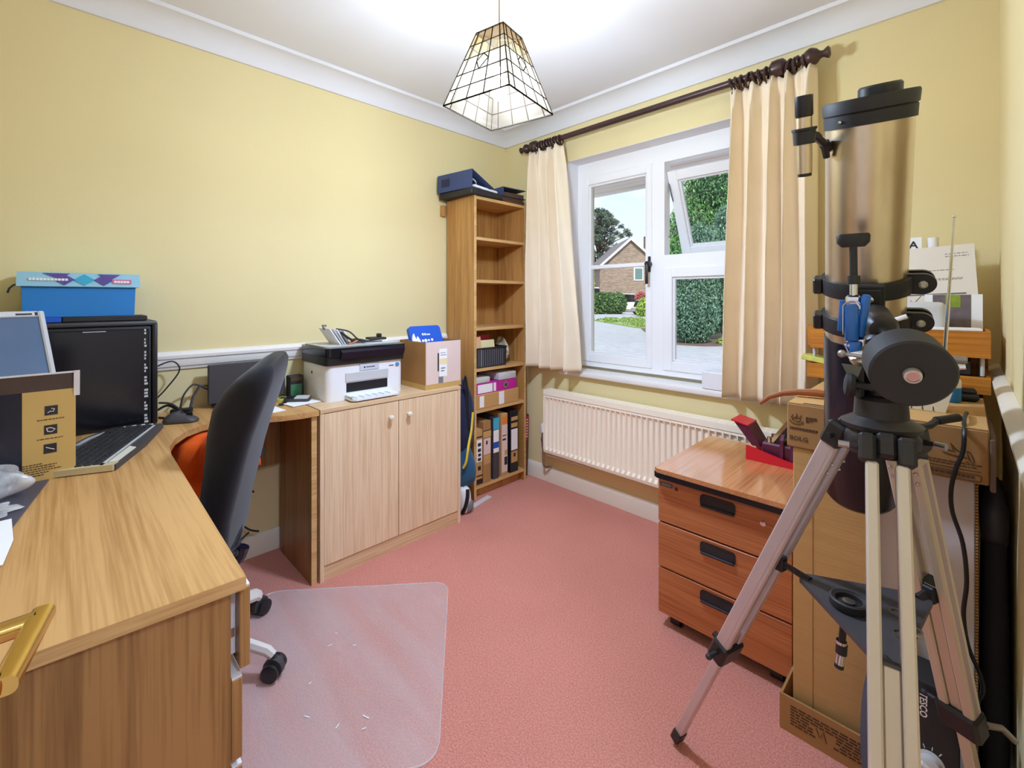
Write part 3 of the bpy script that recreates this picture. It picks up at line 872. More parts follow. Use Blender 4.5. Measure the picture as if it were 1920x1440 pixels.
for f in range(4):
    nrm = (lp(f, 1, .5) - lp(f, 0, .5)).cross(lp(f, .5, 1) - lp(f, .5, 0)).normalized()
    for j in range(5):
        for i in range(5):
            q = [lp(f, cols[i] + .004, rows[j] + .004), lp(f, cols[i + 1] - .004, rows[j] + .004), lp(f, cols[i + 1] - .004, rows[j + 1] - .004), lp(f, cols[i] + .004, rows[j + 1] - .004)]
            b = MB(); b.loft([[p - nrm * .0006 for p in q], [p + nrm * .0006 for p in q]])
            part('pane', b, random.choice(capiz[min(j, 2)]), pl)
    for k in rows: lb.tube([lp(f, 0, k), lp(f, 1, k)], bar_r * (1.4 if k in (0, 1.0) else 1), 5)
    for u in cols[:-1]: lb.tube([lp(f, u, 0), lp(f, u, 1)], bar_r, 5)
    for u0, k0, u1, k1 in ((.37, .47, .5, .38), (.5, .38, .63, .47), (.37, .47, .46, .60), (.63, .47, .46, .60)):
        lb.tube([lp(f, u0, k0), lp(f, u1, k1)], bar_r, 5)
part('lead_frame', lb, lead, pl)
part('cord', MB().tube([(LX, LY, zt_ - .10), (LX, LY, ZC - .02)], .0028, 6), plain('gold_flex', c(170, 150, 110), .5), pl)
part('ceiling_rose', MB().lathe([(.03, 0), (.045, .012), (.045, .02)], (LX, LY, ZC - .02)), M['trim'], pl)
b = MB()
for a in range(4):
    b.tube([(LX, LY, zt_ - .012), lp(a, 0, .02)], .0016, 5)
part('shade_carrier', b, M['brass'], pl)
part('bulb_holder', MB().lathe([(.017, 0), (.02, .01), (.02, .035), (.008, .05)], (LX, LY, zt_ - .15)), M['white'], pl)
b = MB(); b.loft([[lp(f, 0, 0) + Vector((0, 0, k)) for f in range(4)] for k in (-.004, -.002)])
part('added_shade_cap', b, pane_mat('added_cap_film', (.42, .38, .32, 1), .03), pl)  # cap added to dim the bulb's bright patch on the ceiling
part('bulb', MB().lathe([(.002, 0), (.02, .006), (.029, .025), (.027, .045), (.015, .065), (.013, .08)], (LX, LY, zt_ - .225)), glow('lit_bulb', (1, .94, .82, 1), 25), pl)
ld = bpy.data.lights.new('bulb_light', 'POINT'); ld.energy = LAMP_W; ld.shadow_soft_size = .06; ld.color = (.51, .66, .94)
lo = bpy.data.objects.new('bulb_light', ld); COL.objects.link(lo); lo.location = (LX, LY, zt_ - .20)

# ---------------------------------------------------------------- desk
dk = thing('corner_desk', 'oak-effect corner desk with drawers along the near wall', 'desk', (-1.6, -.1, 0))
DT = .735
poly = [(-.900, YN + .004), (-.865, .222), (-1.70, .235), (-1.79, .243), (-1.884, .270), (-1.965, .315), (-2.015, .375), (-2.03, .44), (-2.0, .53), (-1.945, .62), (-1.925, .70), (-1.925, .768), (XL + .022, .768), (XL + .022, YN + .004)]
part('worktop', MB().prism(list(reversed(poly)), DT - .022, DT), M['desk'], dk)
b = MB(); b.loft([[(-.9005, YN + .004, q), (-.8655, .2222, q), (-.8645, .2222, q), (-.8995, YN + .004, q)] for q in (DT - .0215, DT - .0005)])
part('edge_strip', b, M['shelf_e'], dk)
part('end_panel', MB().box(-.905, -.885, YN + .004, .204, 0, DT - .022), M['desk_shaded'], dk)
part('leg_panel', MB().box(-2.315, -1.945, .742, .764, 0, DT - .022), M['desk_shaded'], dk)
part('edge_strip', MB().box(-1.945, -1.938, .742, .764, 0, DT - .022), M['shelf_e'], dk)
part('back_panel', MB().box(XL + .03, XL + .045, -.3, .74, .42, DT - .022), M['desk_shaded'], dk)
part('inner_panel', MB().box(-1.30, -1.28, YN + .004, .204, 0, DT - .022), M['desk_shaded'], dk)
def drawer(z0, z1, pull, box=True):
    y = .2045 + pull
    dr = part('drawer', MB().box(-1.278, -.88, y, y + .016, z0, z1, .0015), M['desk_shaded'], dk)
    if box:
        bx = MB().box(-.918, -.907, -.25 + pull, y - .0005, z0 + .015, z1 - .008).box(-1.275, -1.264, -.25 + pull, y - .0005, z0 + .015, z1 - .008).box(-1.264, -.918, -.25 + pull, y - .001, z0 + .015, z0 + .022)
        part('drawer_box', bx, M['white'], dr)
        part('runner', MB().box(-.9065, -.9053, -.2, y - .002, z0 + .045, z0 + .06), M['steel'], dr)
    part('top_lip', MB().box(-1.278, -.882, y + .0005, y + .0155, z1, z1 + .003), M['white'], dr)
    return dr
drawer(.57, .708, .012)
drawer(.418, .556, 0)
drawer(.03, .405, 0)

# ---------------------------------------------------------------- two-door cabinet
cb = thing('cabinet', 'pale oak two-door cupboard under the printer', 'cabinet', (-2.14, 1.15, 0))
cx0, cx1, cy0, cy1, ch = XL + .022, -1.93, .775, 1.527, .736
part('side_panel', MB().box(cx0, cx1, cy0, cy0 + .016, 0, ch - .018), M['cab_v'], cb)
part('side_panel', MB().box(cx0, cx1, cy1 - .016, cy1, 0, ch - .018), M['cab_v'], cb)
part('top_panel', MB().box(cx0, cx1 + .002, cy0 - .001, cy1 + .001, ch - .018, ch, .001), M['cab_h'], cb)
part('back_panel', MB().box(cx0, cx0 + .006, cy0 + .016, cy1 - .016, 0, ch - .018), M['cab_v'], cb)
part('plinth', MB().box(cx1 - .02, cx1 - .006, cy0 + .016, cy1 - .016, 0, .062), M['cab_h'], cb)
part('base_panel', MB().box(cx0 + .006, cx1 - .02, cy0 + .016, cy1 - .016, .062, .08), M['cab_h'], cb)
ymid = (cy0 + cy1) / 2
for y0, y1, ky in ((cy0 + .018, ymid - .0015, ymid - .05), (ymid + .0015, cy1 - .018, ymid + .05)):
    dd = part('door', MB().box(cx1 - .017, cx1 - .001, y0, y1, .066, ch - .021, .001), M['cab_v'], cb)
    part('knob', MB().lathe([(.005, 0), (.005, .012), (.011, .016), (.0125, .022), (.009, .028), (.003, .03)], (cx1 - .001, ky, .645), (1, 0, 0), 16), M['ivory'], dd)

# ---------------------------------------------------------------- bookcase
bk = thing('bookcase', 'tall narrow wooden bookcase in the room corner', 'bookcase', (-2.22, 1.97, 0))
bx0, bx1, by0, by1, bh = XL + .022, -2.075, 1.745, 2.195, 1.828
part('side_panel', MB().box(bx0, bx1 - .001, by0, by0 + .018, 0, bh), M['shelf_v'], bk)
part('side_panel', MB().box(bx0, bx1 - .001, by1 - .018, by1, 0, bh), M['shelf_v'], bk)
for y in (by0, by1 - .018): part('edge_strip', MB().box(bx1 - .001, bx1 + .0005, y, y + .018, 0, bh), M['shelf_e'], bk)
part('back_panel', MB().box(bx0, bx0 + .006, by0 + .018, by1 - .018, .05, bh), M['shelf_v'], bk)
shz = [.078, .534, .783, 1.032, 1.322, 1.580, 1.826]
for z in shz:
    part('shelf', MB().box(bx0 + .006, bx1 - (.002 if z not in (.783,) else .006), by0 + .018, by1 - .018, z - .018, z), M['shelf_e'], bk)
part('plinth', MB().box(bx1 - .055, bx1 - .04, by0 + .018, by1 - .018, 0, .06), M['shelf_v'], bk)

# things on top of the bookcase
tz = bh + .0005
single('folder', 'black flat folder under the blue binder on top of the bookcase', 'folder', MB(T(-2.21, 1.84, tz) @ RZ(4)).box(-.14, .155, -.15, .125, 0, .035, .004), M['softblack'])
sp = thing('binder', 'blue lever arch binder lying tilted on top of the bookcase, papers showing', 'binder', (-2.2, 1.825, tz + .0355), 8)
part('cover', MB().box(-.155, .135, -.14, -.136, .004, .105).box(-.155, .135, -.14, .12, 0, .004), M['binderblue'], sp, local=True)
part('cover', MB(T(0, -.138, .105) @ RX(-22)).box(-.155, .135, 0, .215, 0, .004), M['binderblue'], sp, local=True)
part('papers', MB(RX(-1)).box(-.14, .12, -.10, .115, .006, .022).box(-.13, .10, -.08, .13, .022, .032), M['paper'], sp, local=True)
part('lever_arch', MB().tube([(.09, -.12, .006), (.09, -.12, .05), (.09, -.09, .064), (.09, -.06, .05), (.09, -.06, .02)], .006, 6).box(.05, .128, -.13, -.05, .0045, .009), M['chrome'], sp, local=True)
part('label_holder', MB().box(-.12, -.05, -.1415, -.14, .03, .078), M['navycloth'], sp, local=True)
b = MB(T(-2.21, 2.085, tz))
s2 = thing('binder', 'navy binder lying flat at the window end of the bookcase top', 'binder', (-2.21, 2.09, tz + .036), -4)
part('cover', MB().box(-.14, .13, -.085, -.08, 0, .06).box(-.14, .13, -.085, .11, .0, .004).box(-.14, .13, -.085, .11, .056, .06), M['binderblue'], s2, local=True)
part('papers', MB().box(-.13, .12, -.07, .1, .005, .03), M['brownink'], s2, local=True)
single('folder', 'brown card folder under the navy binder on the bookcase', 'folder', MB(T(-2.21, 2.09, tz) @ RZ(-3)).box(-.13, .125, -.095, .10, 0, .018, .002).box(-.125, .12, -.09, .095, .019, .035, .002), M['brownink'])
single('wood_block', 'small wooden block sticking out behind the bookcase top', 'block', MB().box(-2.362, -2.345, 1.705, 1.742, 1.73, 1.80, .002), M['shelf_v'])

# basket shelf
z = .7835
bs = thing('basket', 'black wire mesh basket of envelopes on a bookcase shelf', 'basket', (-2.19, 1.89, z))
b = MB(); b.box(-2.29, -2.085, 1.77, 2.02, z, z + .004)
part('base', b, M['black'], bs)
b = MB()
for x0, x1, y0, y1 in ((-2.29, -2.285, 1.77, 2.02), (-2.29, -2.085, 1.77, 1.775), (-2.29, -2.085, 2.015, 2.02)):
    b.box(x0, x1, y0, y1, z + .004, z + .115)
b.box(-2.088, -2.085, 1.77, 2.02, z + .004, z + .115)
part('mesh_wall', b, plain('fine_black_mesh', c(52, 52, 62), .45, .2, .25, 200), bs)
part('rim', MB().tube([(-2.292, 1.768, z + .118), (-2.083, 1.768, z + .118), (-2.083, 2.022, z + .118), (-2.292, 2.022, z + .118)], .005, 6, True), M['black'], bs)
b = MB()
for i in range(12):
    b.box(-2.0850, -2.0835, 1.79 + .018 * i, 1.7925 + .018 * i, z + .01, z + .11)
b.box(-2.085, -2.082, 1.806, 1.814, z + .01, z + .112)
part('wires', b, M['grey'], bs)
single('envelope', 'cream envelope standing at the front of the wire basket', 'envelope', MB(T(-2.115, 1.88, z + .01) @ RY(-8)).box(-.002, .002, -.065, .08, 0, .155), M['creampaper'], 'envelopes in the wire basket')
single('envelope', 'dark red envelope standing behind the cream one in the basket', 'envelope', MB(T(-2.14, 1.89, z + .01) @ RY(-6)).box(-.002, .002, -.085, .05, 0, .185), M['redcard'], 'envelopes in the wire basket')
single('envelope', 'small pale orange envelope tucked at the left of the basket', 'envelope', MB(T(-2.125, 1.825, z + .01) @ RX(6)).box(-.002, .002, -.035, .03, 0, .178), plain('peach_paper', c(236, 190, 140), .8), 'envelopes in the wire basket')
single('envelope', 'red packet at the far left of the basket', 'envelope', MB(T(-2.15, 1.795, z + .01)).box(-.004, .004, -.018, .02, 0, .16), M['redcard'], 'envelopes in the wire basket')
def bag(name, label, ctr, r, mat, seed, cat='bag', squash=.35):
    rn = random.Random(seed); b = MB()
    ph = [rn.uniform(0, 6.28) for _ in range(6)]
    def fn(u, v):
        th = 2 * pi * u; fi = pi * (v - .5)
        k = 1 + .16 * math.sin(5 * th + ph[0] + 3 * v) * math.cos(fi) + .10 * math.sin(9 * th + 7 * v + ph[1]) * math.cos(fi)
        return (ctr[0] + r[0] * math.cos(fi) * math.cos(th) * k, ctr[1] + r[1] * math.cos(fi) * math.sin(th) * k, ctr[2] + r[2] * (math.sin(fi) + 1) * (1 + .08 * math.sin(3 * th + ph[2])))
    b.grid(fn, 40, 18)
    return single(name, label, cat, b, mat, angle=180)
bag('plastic_bag', 'crumpled clear bag slumped beside the basket', (-2.19, 2.075, z + .002), (.07, .034, .08), film('cloudy_polythene', c(216, 206, 176), .7, .3, .2, .5, (30, 30, 30)), 4)

# binder shelf
z = .5345
fb_ = single('cardboard_box', 'flat cardboard box under the magenta binder in the bookcase', 'box', MB().box(-2.30, -2.082, 1.775, 2.135, z, z + .088, .003), M['kraft'])
for y0, y1, a in ((1.795, 1.83, .01), (1.955, 2.0, .004)):
    part('label_panel', MB().box(-2.082, -2.0812, y0, y1, z + a, z + .088 - a), M['paper'], fb_)
mb_ = thing('binder', 'magenta lever arch binder lying on the flat cardboard box', 'binder', (-2.19, 1.95, z + .089))
zz = z + .0885
part('cover', MB().box(-2.30, -2.088, 1.772, 2.115, zz, zz + .003).box(-2.30, -2.088, 1.772, 2.115, zz + .062, zz + .065).box(-2.091, -2.088, 1.772, 2.115, zz + .003, zz + .062), M['magenta'], mb_)
for y0, y1 in ((1.785, 1.905), (1.915, 1.935)): part('spine_label', MB().box(-2.088, -2.0872, y0, y1, zz + .006, zz + .058), M['paper'], mb_)
part('finger_ring', MB().lathe([(.010, 0), (.021, 0), (.021, .002), (.010, .002)], (-2.088, 2.02, zz + .033), (1, 0, 0), 20, False), M['steel'], mb_)
part('finger_hole', MB().cyl((-2.088, 2.02, zz + .033), (-2.0868, 2.02, zz + .033), .0115), M['ink'], mb_)
part('papers', MB().box(-2.295, -2.1, 1.78, 2.11, zz + .004, zz + .055), M['paper'], mb_)
for y0, y1, h, lab, hh in ((1.772, 1.885, .024, 'grey magazine box lying at the left of the magenta binder top', .012), (1.96, 2.115, .046, 'pale grey box file lying on the right of the magenta binder', .0)):
    single('file_box', lab, 'box', MB().box(-2.29, -2.086, y0, y1, zz + .066, zz + .066 + h + hh, .006, 2), M['lgrey'])

# bottom shelf: upright box files
z = .0785
def boxfile(label, y0, y1, h, mat, deco, tilt=0):
    m = T(-2.08, (y0 + y1) / 2, z) @ RX(tilt)
    w_ = (y1 - y0) / 2
    o = thing('box_file', label, 'file', (-2.19, (y0 + y1) / 2, z), group='upright files on the bottom shelf')
    part('body', MB(m).box(-.215, 0, -w_, w_, 0, h, .002), mat, o)
    for i, (mm, a0, a1, k0, k1) in enumerate(deco):
        part('spine_patch', MB(m).box(0, .0008 + .0002 * i, -w_ * a0, w_ * a1, h * k0, h * k1), M[mm] if isinstance(mm, str) else mm, o)
    return o
boxfile('narrow cream box file with black circles, leftmost on the bottom shelf', 1.765, 1.815, .335, M['kraft'], [('paper', .85, .85, .42, .82), ('ink', .5, .5, .70, .76), ('ink', .5, .5, .60, .66), ('ink', .4, .5, .52, .57), ('ink', .5, .5, .44, .49), ('ink', .45, .45, .27, .34), ('black', 1, 1, .02, .11), ('black', 1, 1, .16, .18), ('ink', .9, .9, .86, .88)])
boxfile('plain kraft file with a pale printed panel, second on the bottom shelf', 1.822, 1.885, .375, M['kraft_d'], [('pinkcard', .9, .9, .46, .72), ('kraft', .9, .9, .30, .45), ('tape', 1, 1, .74, .84), ('ink', .3, .1, .62, .68), ('ink', 1, 1, .845, .855)])
boxfile('dark blue file with a white and cyan label, middle of the bottom shelf', 1.905, 1.955, .385, M['dgrey'], [('cyan', 1, .9, .80, .99), ('paper', .95, .85, .60, .79), ('deepblue', .95, .85, .50, .59), ('paper', .95, .85, .43, .5)])
boxfile('pale kraft file with an orange top label on the bottom shelf', 1.975, 2.03, .395, M['kraft'], [('orange_card', .85, .85, .84, .95), ('pinkcard', .9, .9, .06, .82), ('ink', .7, .6, .64, .655), ('ink', .7, .4, .57, .60), ('ink', .1, .8, .17, .30), ('tape', 0, .8, .33, .41)])
boxfile('black file with cream labels, rightmost on the bottom shelf', 2.055, 2.125, .40, M['black'], [('paper', .8, .85, .36, .70), ('tape', .8, .85, .73, .80), ('kraft', .8, .85, .16, .34), ('kraft', .8, .85, .84, .90), ('ink', .2, .3, .25, .31)])
single('folder', 'dark navy folder standing behind the files on the bottom shelf', 'folder', MB().box(-2.33, -2.31, 1.77, 2.16, z, z + .43), M['navycloth'])

# beside the bookcase
bo = thing('game_board', 'dark boxed board with a red printed spine leaning in the corner by the radiator', 'board', (-2.15, 2.235, .001))
part('body', MB(T(-2.115, 2.236, .001) @ RX(-2)).box(-.2, 0, -.018, .018, 0, .415, .002), M['brownink'], bo)
b = MB(T(-2.115, 2.236, .001) @ RX(-2))
part('spine_panel', b.box(0, .0008, -.012, .014, .24, .405), M['redcard'], bo)
b = MB(T(-2.115, 2.236, .001) @ RX(-2))
for i in range(7): b.box(.0008, .0014, -.007, .008, .262 + .019 * i, .272 + .019 * i)
part('spine_print', b, M['pinkcard'], bo)
single('card_strip', 'strip of white card lying on the carpet in front of the bookcase', 'card', MB(T(-2.035, 1.765, .0005) @ RZ(12)).box(-.018, .018, -.085, .085, 0, .004), M['whitecard'])
bgp = thing('backpack', 'navy rucksack with yellow straps squeezed between cupboard and bookcase', 'bag', (-2.1, 1.635, 0))
def blob(ctr, r, seed, amp=.06):
    rn = random.Random(seed); p_ = [rn.uniform(0, 6.28) for _ in range(3)]
    b = MB()
    def fn(u, v):
        cf = abs(math.cos(pi * (v - .5))) ** .5
        k = 1 + amp * math.sin(8 * pi * u + p_[0] + 6 * v) + amp * math.sin(9 * v + p_[1])
        return (ctr[0] + r[0] * k * cf * math.cos(2 * pi * u), ctr[1] + r[1] * k * cf * math.sin(2 * pi * u), ctr[2] + r[2] * k * math.sin(pi * (v - .5)))
    b.grid(fn, 32, 20)
    return b
part('body', blob((-2.1, 1.632, .50), (.12, .075, .24), 3), M['navycloth'], bgp, angle=180)
part('lower_pocket', blob((-2.09, 1.632, .26), (.13, .075, .14), 5), M['tealcloth'], bgp, angle=180)
part('strap', MB().tube([(-1.985, 1.66, .56), (-1.975, 1.64, .46), (-1.965, 1.615, .40), (-1.955, 1.598, .36), (-1.96, 1.59, .30), (-1.975, 1.585, .27)], .019, 6, flat=.4), M['yellowstrap'], bgp)
part('shoulder_strap', MB().tube([(-1.995, 1.60, .72), (-1.97, 1.59, .77), (-1.965, 1.60, .70), (-1.97, 1.61, .58), (-1.975, 1.62, .48)], .012, 6, flat=.4), M['blackcloth'], bgp)
sh = thing('shoe', 'white and black trainer standing on end below the rucksack', 'shoe', (-2.0, 1.62, 0))
part('upper', blob((-2.01, 1.61, .075), (.05, .04, .072), 8, .03), M['white'], sh, angle=180)
part('sole', MB().tube([(-1.985, 1.585, .01), (-1.965, 1.59, .05), (-1.96, 1.60, .10), (-1.97, 1.61, .14)], .011, 8), M['black'], sh)
part('toe_cap', blob((-1.985, 1.625, .04), (.03, .03, .035), 9, .03), M['grey'], sh, angle=180)

# ---------------------------------------------------------------- on the cupboard
z = .7365
pr = thing('printer', 'white laser printer with a black scanner lid on the cupboard', 'printer', (-2.17, 1.03, z))
def rb(x0, x1, y0, y1, z0, z1, r=.03):
    b = MB(); w_, h_ = x1 - x0, y1 - y0
    b.loft([[((x0 + x1) / 2 + p[0], (y0 + y1) / 2 + p[1], zz_) for p in rrect(w_, h_, r, 5)] for zz_ in (z0, z1)])
    return b
body = rb(-2.32, -2.03, .842, 1.235, z, z + .165, .03)
part('body', body, M['white'], pr)
part('scanner', rb(-2.325, -2.02, .838, 1.24, z + .166, z + .205, .02), M['black'], pr)
part('scanner_lid', rb(-2.325, -2.01, .836, 1.242, z + .206, z + .245, .022), M['gloss_black'], pr)
part('lid_top', rb(-2.315, -2.06, .85, 1.23, z + .2455, z + .25, .02), M['lgrey'], pr)
b = MB(); b.loft([[(-2.028, y, q) for q in (z + .2,)] + [(-2.005, y, z + .195), (-1.995, y, z + .225), (-2.02, y, z + .243)] for y in (.90, 1.225)])
part('control_panel', b, M['navy'], pr)
part('output_slot', MB().box(-2.034, -2.0285, .935, 1.145, z + .035, z + .078), M['black'], pr)
part('front_flap', MB().box(-2.032, -2.026, .93, 1.15, z + .082, z + .125, .002), M['lgrey'], pr)
part('badge_panel', MB().box(-2.031, -2.0265, 1.0, 1.10, z + .128, z + .163, .002), plain('pale_blue_grey_panel', c(196, 200, 212), .4), pr)
part('badge_print', MB().box(-2.0265, -2.026, 1.02, 1.028, z + .14, z + .147).box(-2.0265, -2.026, 1.034, 1.046, z + .1415, z + .1455).box(-2.0265, -2.026, 1.048, 1.058, z + .1415, z + .1455).box(-2.0265, -2.026, 1.06, 1.076, z + .1415, z + .1455), M['ink'], pr)
part('emblem', MB().cyl((-2.029, 1.20, z + .14), (-2.0275, 1.20, z + .14), .011), plain('blue_emblem', c(90, 140, 190), .4), pr)
part('tick_print', MB().box(-2.0295, -2.0285, 1.155, 1.18, z + .136, z + .140), M['ink'], pr)
b = MB(); tp = [(-2.03, .93), (-1.965, .925), (-1.945, .945), (-1.945, 1.15), (-1.955, 1.168), (-2.03, 1.168)]
b.prism(list(reversed(tp)), z + .006, z + .014)
part('paper_tray', b, M['white'], pr)
b = MB()
for i in range(6): b.box(-2.02, -1.965, .955 + .034 * i, .958 + .034 * i, z + .0135, z + .0165)
b.box(-2.03, -1.955, .928, .932, z + .014, z + .024)
part('tray_ribs', b, M['lgrey'], pr)
part('side_vent', MB().box(-2.20, -2.19, .8405, .8425, z + .115, z + .128), M['ink'], pr)
# clutter on the printer
zz = z + .2505
nb = thing('notebook_bundle', 'grey bundle of folded papers standing tilted on the printer', 'papers', (-2.2, .95, zz))
b = MB()
for i in range(5):
    m = T(-2.17, .945 + .012 * i, zz) @ RX(34 - 2 * i)
    q = MB(m); q.box(-.07, .06, -.002, .002, 0, .095 - .006 * i)
    part('folded_sheet', q, M['lgrey'] if i % 2 else M['paper'], nb)
part('clip', MB(T(-2.17, .945, zz) @ RX(34)).tube([(.0, -.006, .09), (.0, 0, .112), (.0, .012, .1)], .006, 8), M['steel'], nb)
single('cable_bundle', 'tangle of black and copper cables lying on the printer lid', 'cable', MB().tube([(-2.13, .93, zz + .075), (-2.12, .99, zz + .06), (-2.1, 1.03, zz + .02), (-2.12, 1.09, zz + .008), (-2.15, 1.17, zz + .008)], .004, 6).tube([(-2.11, .945, zz + .06), (-2.09, .975, zz + .03), (-2.1, 1.02, zz + .01), (-2.08, 1.06, zz + .012), (-2.12, 1.02, zz + .02), (-2.09, .99, zz + .012)], .006, 6).tube([(-2.09, 1.0, zz + .008), (-2.10, 1.08, zz + .006), (-2.09, 1.15, zz + .006)], .003, 6), M['softblack'])
single('memory_card', 'copper-coloured strip among the cables on the printer', 'strip', MB(T(-2.105, .995, zz + .003) @ RX(20)).box(-.02, .02, -.02, .03, 0, .008, .003), M['leather'])
single('paper_sheet', 'white sheets lying on the back of the printer lid', 'paper', MB(T(-2.2, 1.1, zz) @ RZ(8)).box(-.07, .08, -.05, .1, 0, .006), M['paper'])
single('black_case', 'small flat black case on the sheets at the right of the printer lid', 'case', MB(T(-2.2, 1.16, zz + .0065)).box(-.03, .05, -.03, .05, 0, .012, .003).box(-.01, .02, .02, .04, .012, .03, .004), M['softblack'])
# carton with a blue tin in it
ct = thing('carton', 'open pale card carton with a blue file in it beside the printer', 'box', (-2.08, 1.43, z))
kx0, kx1, ky0, ky1, kh = -2.2, -1.954, 1.318, 1.55, .245
part('side_wall', MB().box(kx0, kx1, ky0, ky0 + .004, z, z + kh), M['kraft_d'], ct)
part('side_wall', MB().box(kx0, kx1, ky1 - .004, ky1, z, z + kh), M['kraft_d'], ct)
part('front_wall', MB().box(kx1 - .004, kx1, ky0 + .004, ky1 - .004, z, z + kh), M['pinkcard'], ct)
part('back_wall', MB().box(kx0, kx0 + .004, ky0 + .004, ky1 - .004, z, z + kh), M['kraft_d'], ct)
part('base', MB().box(kx0 + .004, kx1 - .004, ky0 + .004, ky1 - .004, z, z + .004), M['kraft_d'], ct)
part('parcel_tape', MB().box(kx1, kx1 + .0008, ky0, ky1, z, z + .026).box(kx0 + .02, kx1 + .0008, ky0 - .0008, ky0, z, z + .026), M['tape'], ct)
lb2 = part('address_label', MB().box(kx1, kx1 + .001, 1.405, 1.455, z + .06, z + .205), M['paper'], ct)
part('label_panel', MB().box(kx1 + .001, kx1 + .0016, 1.406, 1.454, z + .125, z + .155), M['creampaper'], lb2)
part('label_print', MB().box(kx1 + .0004, kx1 + .0015, 1.394, 1.402, z + .09, z + .185).box(kx1 + .001, kx1 + .0018, 1.415, 1.442, z + .102, z + .106).box(kx1 + .001, kx1 + .0018, 1.415, 1.436, z + .088, z + .092).box(kx1 + .001, kx1 + .0018, 1.412, 1.45, z + .172, z + .174).box(kx1 + .001, kx1 + .0018, 1.412, 1.445, z + .184, z + .186), M['ink'], lb2)
part('grey_patch', MB().box(kx1, kx1 + .0006, 1.40, 1.43, z + .026, z + .062), M['grey'], ct)
bf = thing('blue_file', 'bright blue plastic file sticking out of the card carton', 'file', (-2.08, 1.42, z + .01), 0)
fm = T(-2.02, 1.435, z + .02) @ RY(-24) @ RZ(0)
b = MB(fm); b.loft([[(x, p[0], .162 + p[1]) for p in rrect(.205, .32, .018, 4)] for x in (-.012, .012)])
part('cover', b, M['deepblue'], bf)
b = MB(fm)
for dx in (-.022, -.008, .006, .019): b.box(.012, .0128, dx - .005, dx + .005, .266, .278 if dx < 0 else .274)
for dx, dz, s_ in ((-.03, .235, .012), (-.012, .235, .016), (.008, .236, .011), (.03, .238, .013), (-.005, .186, .017), (.018, .182, .012)):
    b.cyl((.012, dx, dz), (.0128, dx, dz), s_ * .6, n=10)
part('printed_pattern', b, M['paper'], bf)
part('hanging_tab', MB(fm).tube([(0, 0, .288), (0, .004, .305), (0, .008, .318)], .002, 5), M['ink'], bf)
bag('plastic_bag', 'crumpled white carrier bag behind the blue file in the carton', (-2.13, 1.365, z + .15), (.035, .035, .062), M['paper'], 12)
# ---------------------------------------------------------------- on the desk
z = DT + .0005
tw = thing('computer_tower', 'black computer tower standing on the corner of the desk', 'computer', (-2.24, .06, z))
ty0, ty1, th_ = -.19, .25, .372
part('case', MB().box(-2.335, -2.155, ty0, ty1 - .012, z, z + th_, .006, 2), M['softblack'], tw)
part('side_panel', MB().box(-2.155, -2.15, ty0 + .01, ty1 - .02, z + .01, z + th_ - .012, .002), M['gloss_black'], tw)
part('front_bezel', MB().box(-2.34, -2.148, ty1 - .012, ty1 + .006, z, z + th_ + .014, .008, 2), M['black'], tw)
part('top_cover', MB().box(-2.338, -2.145, ty0, ty1 + .004, z + th_ + .0005, z + th_ + .018, .008, 2), M['dgrey'], tw)
b = MB()
for i in range(30):
    h = .35 * (1 - i / 30) 
    if i % 4 == 3: continue
    b.box(-2.1495, -2.1487, ty1 - .034, ty1 - .034 + random.uniform(.004, .012), z + .012 + i * .0117, z + .012 + i * .0117 + .008)
b.box(-2.1495, -2.1487, ty1 - .20, ty1 - .14, z + th_ - .018, z + th_ - .0155)
part('silver_marks', b, M['lgrey'], tw, kind='stuff')
b = MB()
for i in range(12):
    for j in range(4): b.box(-2.1502, -2.1495, -.012 + .008 * j, -.008 + .008 * j, z + .03 + .012 * i, z + .038 + .012 * i)
part('vent_holes', b, M['ink'], tw, kind='stuff')
zt2 = z + th_ + .019
single('hard_drive', 'slim black box between the tower and the blue shoebox', 'box', MB().box(-2.30, -2.15, .0, .225, zt2, zt2 + .018, .003), M['softblack'])
single('blue_case', 'flat bright blue case under the left end of the shoebox', 'case', MB().box(-2.30, -2.15, -.12, -.002, zt2, zt2 + .018, .002), M['deepblue'])
sbx = thing('shoebox', 'blue shoebox with a patterned turquoise lid on top of the computer', 'box', (-2.24, .05, zt2 + .019), 0)
z3 = zt2 + .0188
def taper(x0, x1, y0, y1, z0, z1, e):
    b = MB(); b.loft([[(x0 - k, y0 - k, q), (x1 + k, y0 - k, q), (x1 + k, y1 + k, q), (x0 - k, y1 + k, q)] for q, k in ((z0, 0), (z1, e))]); return b
part('body', taper(-2.33, -2.175, -.092, .19, z3, z3 + .135, .004), M['blue'], sbx)
part('lid', taper(-2.345, -2.162, -.106, .206, z3 + .103, z3 + .150, -.002), M['lightblue'], sbx)
fx = -2.1612
b = MB()
def diamond(y, zc, ry, rz, x=fx):
    b.loft([[(x + k, y - ry, zc), (x + k, y, zc - rz), (x + k, y + ry, zc), (x + k, y, zc + rz)] for k in (-.002, .0006)])
zc = z3 + .1265
for y in (.005, .105): diamond(y, zc, .026, .02)
b.loft([[(fx + k, -.045, zc + .021), (fx + k, -.01, zc + .002), (fx + k, .02, zc + .021)] for k in (-.002, .0004)])
b.loft([[(fx + k, .09, zc + .021), (fx + k, .125, zc + .002), (fx + k, .15, zc + .021)] for k in (-.002, .0004)])
part('triangle_print', b, M['purple'], sbx, kind='stuff')
b = MB(); diamond(.055, zc, .028, .02)
part('diamond_print', b, M['cyan'], sbx)
b = MB(); b.box(fx - .001, fx + .0008, .128, .18, zc - .012, zc + .004)
part('red_panel', b, M['pinkprint'], sbx)
b = MB()
for i in range(11): b.box(fx - .001, fx + .0016, -.078 + .0085 * i, -.071 + .0085 * i, zc - .004, zc + .0035)
